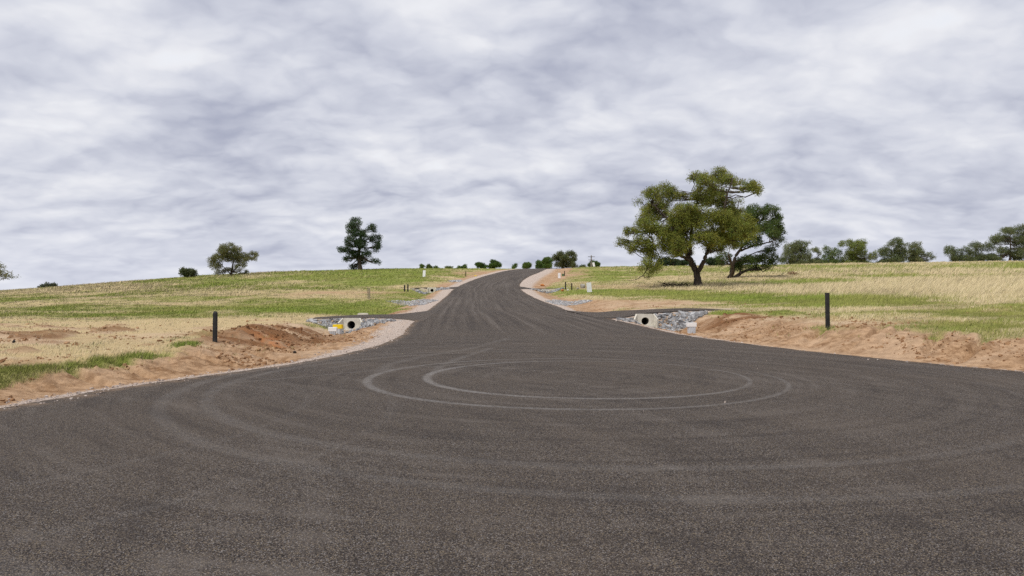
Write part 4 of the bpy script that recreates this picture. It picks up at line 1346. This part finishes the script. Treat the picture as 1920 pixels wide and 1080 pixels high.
headwall('grey concrete culvert headwall by the yellow lid under the near left driveway', *HWL, 0.33, -0.32, -0.01, 0.195, 0.78, 1.10, 0.10)
headwall('cream concrete culvert headwall under the near right driveway', *HWR, 0.53, -0.08, 0.17, 0.187, 0.80, 1.08, 0.28)
hx_, hy_ = (810 - CX) * 86.4 / F, 86.4
headwall('small distant culvert headwall under the far left driveway', hx_, hy_, 2.17, 1.68, 1.82, 0.19, 0.80, 0.95, 2.02, 0.2)
hx_ = (1022 - CX) * 86.4 / F
headwall('small distant culvert headwall under the far right driveway', hx_, 86.4, 1.97, 1.55, 1.62, 0.16, 0.62, 0.92, 1.72, 0.2)
# only the top of the outlet wall shows behind the near left driveway
o = MB()
p_ = px(681, 588.5, 41.6)
r_ = empty('culvert_headwall', (p_[0], p_[1], p_[2] - 0.35), math.pi, 'low concrete culvert outlet top peeping over the near left driveway', 'culvert', 'culvert headwalls under the driveways')
o.prism([(-0.30, 0), (0.30, 0), (0.30, 0.36), (0.22, 0.40), (-0.22, 0.40), (-0.30, 0.36)], 0, 0.14, 0.01).build('face', M_CONC, r_)


def post(label, u, v, d=None, h=0.8, w=0.075, m=None, lean=0.0, round_top=False, name='marker_post', grp=None, pos=None):
    x, y, z = pos or (hit(u, v) if d is None else ((u - CX) * d / F, d, ground((u - CX) * d / F, d)))
    o = MB()
    a = w / 2
    n = 10
    ring = lambda zz_, s: [(a * s * cx_, a * s * cy_, zz_) for cx_, cy_ in ((-1, -.8), (-.8, -1), (.8, -1), (1, -.8), (1, .8), (.8, 1), (-.8, 1), (-1, .8))]
    zs = [(-0.3, 1), (0.0, 1), (h * 0.5, 0.99), (h - (0.05 if round_top else 0.012), 0.98), (h, 0.55 if round_top else 0.86)]
    V = np.concatenate([np.array(ring(*q)) for q in zs])
    V[:, 0] += lean * V[:, 2]
    Q = [(i * 8 + k, i * 8 + (k + 1) % 8, (i + 1) * 8 + (k + 1) % 8, (i + 1) * 8 + k) for i in range(4) for k in range(8)]
    T = [(32, 32 + k, 32 + k + 1) for k in range(1, 7)]
    ob = mk(name, V, Q, T, m or M_BLACK, None, False)
    ob.location = (x, y, z)
    return tag(ob, label, 'post', grp)


POSTS = 'dark marker posts along the verges'
x_, y_, z_ = hit(403, 641)
post('black square post on the near left bank above the dirt', 403, 641, h=56 * y_ / F, w=7.0 * y_ / F, lean=0.012, round_top=True, grp=POSTS)
x_, y_, z_ = hit(1552, 614)
post('tall black square post on the near right bank', 1552, 614, h=65 * y_ / F, w=6.6 * y_ / F, lean=-0.015, grp=POSTS)
for (lb, u, v, hh, ww, mm) in (('left one of two short black posts by the far left driveway', 758.6, 547, 12.5, 2.4, M_BLACK), ('right one of two short black posts by the far left driveway', 764.8, 547, 14, 2.4, M_BLACK),
                               ('black post left of the pale boulder by the far right driveway', 1060.4, 543, 14.5, 2.2, M_BLACK), ('brown post between boulder and black post by the far right driveway', 1072, 544.5, 13.5, 2.2, M_DKWOOD),
                               ('thin dark post near the left crest beside the bare earth', 873.3, 518.5, 9, 1.5, M_DKWOOD), ('thin dark post beside the green box near the right crest', 1058.6, 517.5, 9.5, 1.5, M_DKWOOD)):
    p3 = hit(u, v)
    post(lb, u, v, h=hh * p3[1] / F, w=ww * p3[1] / F, m=mm, pos=p3, grp=POSTS)
for (lb, u, dz) in (('left one of a pair of thin survey stakes in green grass', 690.2, 0), ('right one of a pair of thin survey stakes in green grass', 693.2, 0.6)):
    p3 = hit(u, 561.5)
    post(lb, u, 561.5, h=21 * p3[1] / F, w=1.5 * p3[1] / F, m=M_GREYWOOD, pos=p3, name='survey_stake', grp='survey stakes')


def meter_box(label, u, v, d, lidw, lidh, bodyw, bodyh, lid, rz=0.0, taper=0.85, name='meter_pit'):
    k = d / F
    x, y, z = (u - CX) * k, d, CAMH + (VH - v) * k
    root = empty(name, (x, y, z), rz, label, 'utility box', 'plastic meter pits in the drains')
    a, t = bodyw * k / 2, taper
    dp = a * 0.8
    m = MB()
    h = bodyh * k
    V = np.array([(sx_ * a * s, sy_ * dp * s, zz_) for zz_, s in ((-0.25, t * 0.9), (h * 0.0, t), (h, 1.0)) for sx_, sy_ in ((-1, -1), (1, -1), (1, 1), (-1, 1))])
    m.add(V, [(i * 4 + q, i * 4 + (q + 1) % 4, i * 4 + 4 + (q + 1) % 4, i * 4 + 4 + q) for i in range(2) for q in range(4)])
    for sx_ in (-0.33, 0.0, 0.33):                     # moulded ribs
        m.box((sx_ * 2 * a * 0.9 - 0.012, -dp - 0.012, 0.0), (sx_ * 2 * a * 0.9 + 0.012, -dp * 0.95, h * 0.96), 0.003)
    m.build('body', M_BODY, root)
    b_ = lidw * k / 2
    l = MB().box((-b_, -dp * 1.15, h), (b_, dp * 1.15, h + lidh * k), 0.012)
    l.build('lid', lid, root)
    return root


meter_box('white plastic meter pit standing in the dirt of the left drain', 624.0, 629.5, 31.0, 15.5, 7.5, 11.5, 8.5, M_LID, 0.1, 0.75)
meter_box('meter pit with bright yellow lid behind the white one, left drain', 633.8, 627.0, 32.6, 17.5, 7.5, 11.0, 11.0, M_YELLOW, -0.08, 0.95)
meter_box('white plastic meter pit in the right drain by the rocks', 1296.5, 625.0, 29.0, 17.0, 7.5, 13.0, 12.5, M_LID, 0.05, 0.95)
meter_box('tiny yellow lidded meter pit beside the left verge near the crest', 891.5, 519.5, hit(891.5, 519)[1], 4.5, 1.6, 3.4, 1.4, M_YELLOW, 0, 0.95)
p3 = hit(1055.5, 517.8)
meter_box('small green utility box near the right crest', 1055.5, 517.8, p3[1], 4.2, 1.0, 3.8, 3.4, M_GREENBOX, 0, 1.0, 'utility_box').children[0].data.materials[0] = M_GREENBOX


def board(label, u, v, w, h, lean=0.0, seam=None, d=None, rz=0.0, foot=1.0):
    p = hit(u, v) if d is None else tuple(px(u, v, d))
    k = p[1] / F
    root = empty('sign_board', p, rz, label, 'sign', 'white lot boards')
    root.rotation_euler = (0, lean, rz)
    W, H, f = w * k / 2, h * k, foot * k
    cuts = [f, f + H] if seam is None else [f, f + H * seam, f + H]
    for i in range(len(cuts) - 1):
        MB().box((-W, -0.012, cuts[i] + (0.012 if i else 0)), (W, 0.012, cuts[i + 1]), 0.004).build('panel', M_WHITE, root)
    for s in (-1, 1):
        MB().box((s * W * 0.86 - 0.022, 0.014, -0.35), (s * W * 0.86 + 0.022, 0.055, f + H * 0.97), 0.003).build('stake', M_GREYWOOD, root)
    if seam is not None:
        MB().box((-W * 1.0, 0.0, f + H * seam - 0.03), (W * 1.0, 0.03, f + H * seam + 0.04), 0.003).build('rail', M_SEAM, root)
    return root


board('largest white two-panel board standing in green grass right of the boulder', 1105.6, 548.3, 9.5, 18.0, -0.10, 0.42, foot=0.5, rz=0.25)
board('white two-panel board near the right crest by the green box', 1048.6, 522.2, 4.8, 10.0, 0.0, 0.5, foot=0.5)
board('plain white board standing in the green left paddock', 795.0, 520.0, 5.2, 12.4, 0.05, foot=0.7, rz=-0.2)
board('leaning white board on the skyline beside the power pole', 1114.2, 500.6, 4.0, 8.4, -0.22, foot=0.3, d=182)


def pole():
    d = 205.0
    x = (1108.6 - CX) * d / F
    z = float(base_z(x, d))
    k = d / F
    H = CAMH + (VH - 478.5) * k - z
    root = empty('power_pole', (x, d, z), 0.12, 'wooden power pole with two crossarms on the skyline', 'power pole')
    MB().tube([(0, 0, -0.4), (0, 0, H * 0.5), (0, 0, H)], [0.19, 0.17, 0.14], 10).build('pole', M_GREYWOOD, root, True)
    for zz_, w in ((H - 0.45, 0.95), (H - 1.35, 0.85)):
        a = MB().box((-w, -0.22, zz_ - 0.06), (w, -0.13, zz_ + 0.06), 0.01).build('crossarm', M_DKWOOD, root)
        for s in (-0.92, -0.45, 0.45, 0.92):
            MB().tube([(s * w, -0.175, zz_ + 0.055), (s * w, -0.175, zz_ + 0.12), (s * w, -0.175, zz_ + 0.22)], [0.03, 0.06, 0.04], 8).build('insulator', M_BODY, a, True)


pole()


def lump(name, label, cat, u, v, w, h, m, seed, sink=0.15, rough=0.22, d=None):
    r = np.random.default_rng(seed)
    x, y, z = hit(u, v)
    k = y / F
    nu, nv_ = 20, 12
    th, ph = np.linspace(0, 2 * np.pi, nu, endpoint=False), np.linspace(-np.pi / 2, np.pi / 2, nv_)
    T_, P_ = np.meshgrid(th, ph)
    Dv = np.stack([np.cos(P_) * np.cos(T_), np.cos(P_) * np.sin(T_), np.sin(P_)], -1).reshape(-1, 3)
    rad_ = np.ones(len(Dv))
    for _ in range(9):                                   # facets knocked off
        nn = r.normal(0, 1, 3); nn /= np.linalg.norm(nn)
        c = r.uniform(0.55, 0.9)
        dt = Dv @ nn
        rad_ = np.where(dt > 1e-3, np.minimum(rad_, c / np.maximum(dt, 1e-3)), rad_)
    V = Dv * rad_[:, None] * np.array([w * k / 2 * 1.15, w * k / 2 * 0.9, h * k * 0.62])
    Q = [(i * nu + j, i * nu + (j + 1) % nu, (i + 1) * nu + (j + 1) % nu, (i + 1) * nu + j) for i in range(nv_ - 1) for j in range(nu)]
    o = mk(name, V, Q, None, m, None, False)
    o.location = (x, y, z + h * k * (0.5 - sink))
    o.rotation_euler = (r.normal(0, 0.12), r.normal(0, 0.12), r.uniform(0, 3))
    return tag(o, label, cat)


lump('boulder', 'pale grey boulder lying by the brown post at the far right driveway', 'boulder', 1092, 540.5, 11, 9.5, M_ROCK, 2)
lump('rock', 'small dark rock just left of the pale boulder', 'rock', 1083.5, 542.5, 5, 3.5, M_ROCK, 3)
lump('concrete_block', 'small white block in grass between the two posts', 'block', 1065, 546, 4.5, 4, M_CONC, 4)
lump('clay_lump', 'orange clay lump at the end of the far right driveway', 'clay lump', 1054.5, 546.5, 7, 4.5, M_ORANGE, 5)
lump('clay_lump', 'orange clay lump beyond the far right driveway near the verge', 'clay lump', 1017.5, 536.5, 8, 5, M_ORANGE, 6)
lump('earth_clod', 'single dark clod lying on the earth at the foot of the left spoil heap', 'clod', 553, 662, 8, 4.5, M_DKWOOD, 7)
lump('rubbish_scrap', 'small black scrap lying in the straw at the left picture edge', 'scrap', 25.5, 643, 7, 6, M_BLACK, 8)


def brush():
    r = np.random.default_rng(77)
    x, y, z = hit(1268, 539)
    k = y / F
    root = empty('brush_pile', (x, y, z), 0, 'brown heap of dead branches on grass left of the big trunk', 'branch pile')
    for i in range(60):
        a = np.array([r.uniform(-24, 18) * k, r.uniform(-0.8, 0.8), r.uniform(0.0, 5.0) * k])
        b_ = a + np.array([r.normal(0, 8) * k, r.normal(0, 0.5), abs(r.normal(0, 6)) * k])
        b_[2] = min(b_[2], 11 * k)
        MB().tube(wiggly(a, b_, 5, 0.06, r), np.linspace(r.uniform(0.02, 0.07), 0.012, 5), 5, False).build('branch', M_DKWOOD, root, True)


brush()
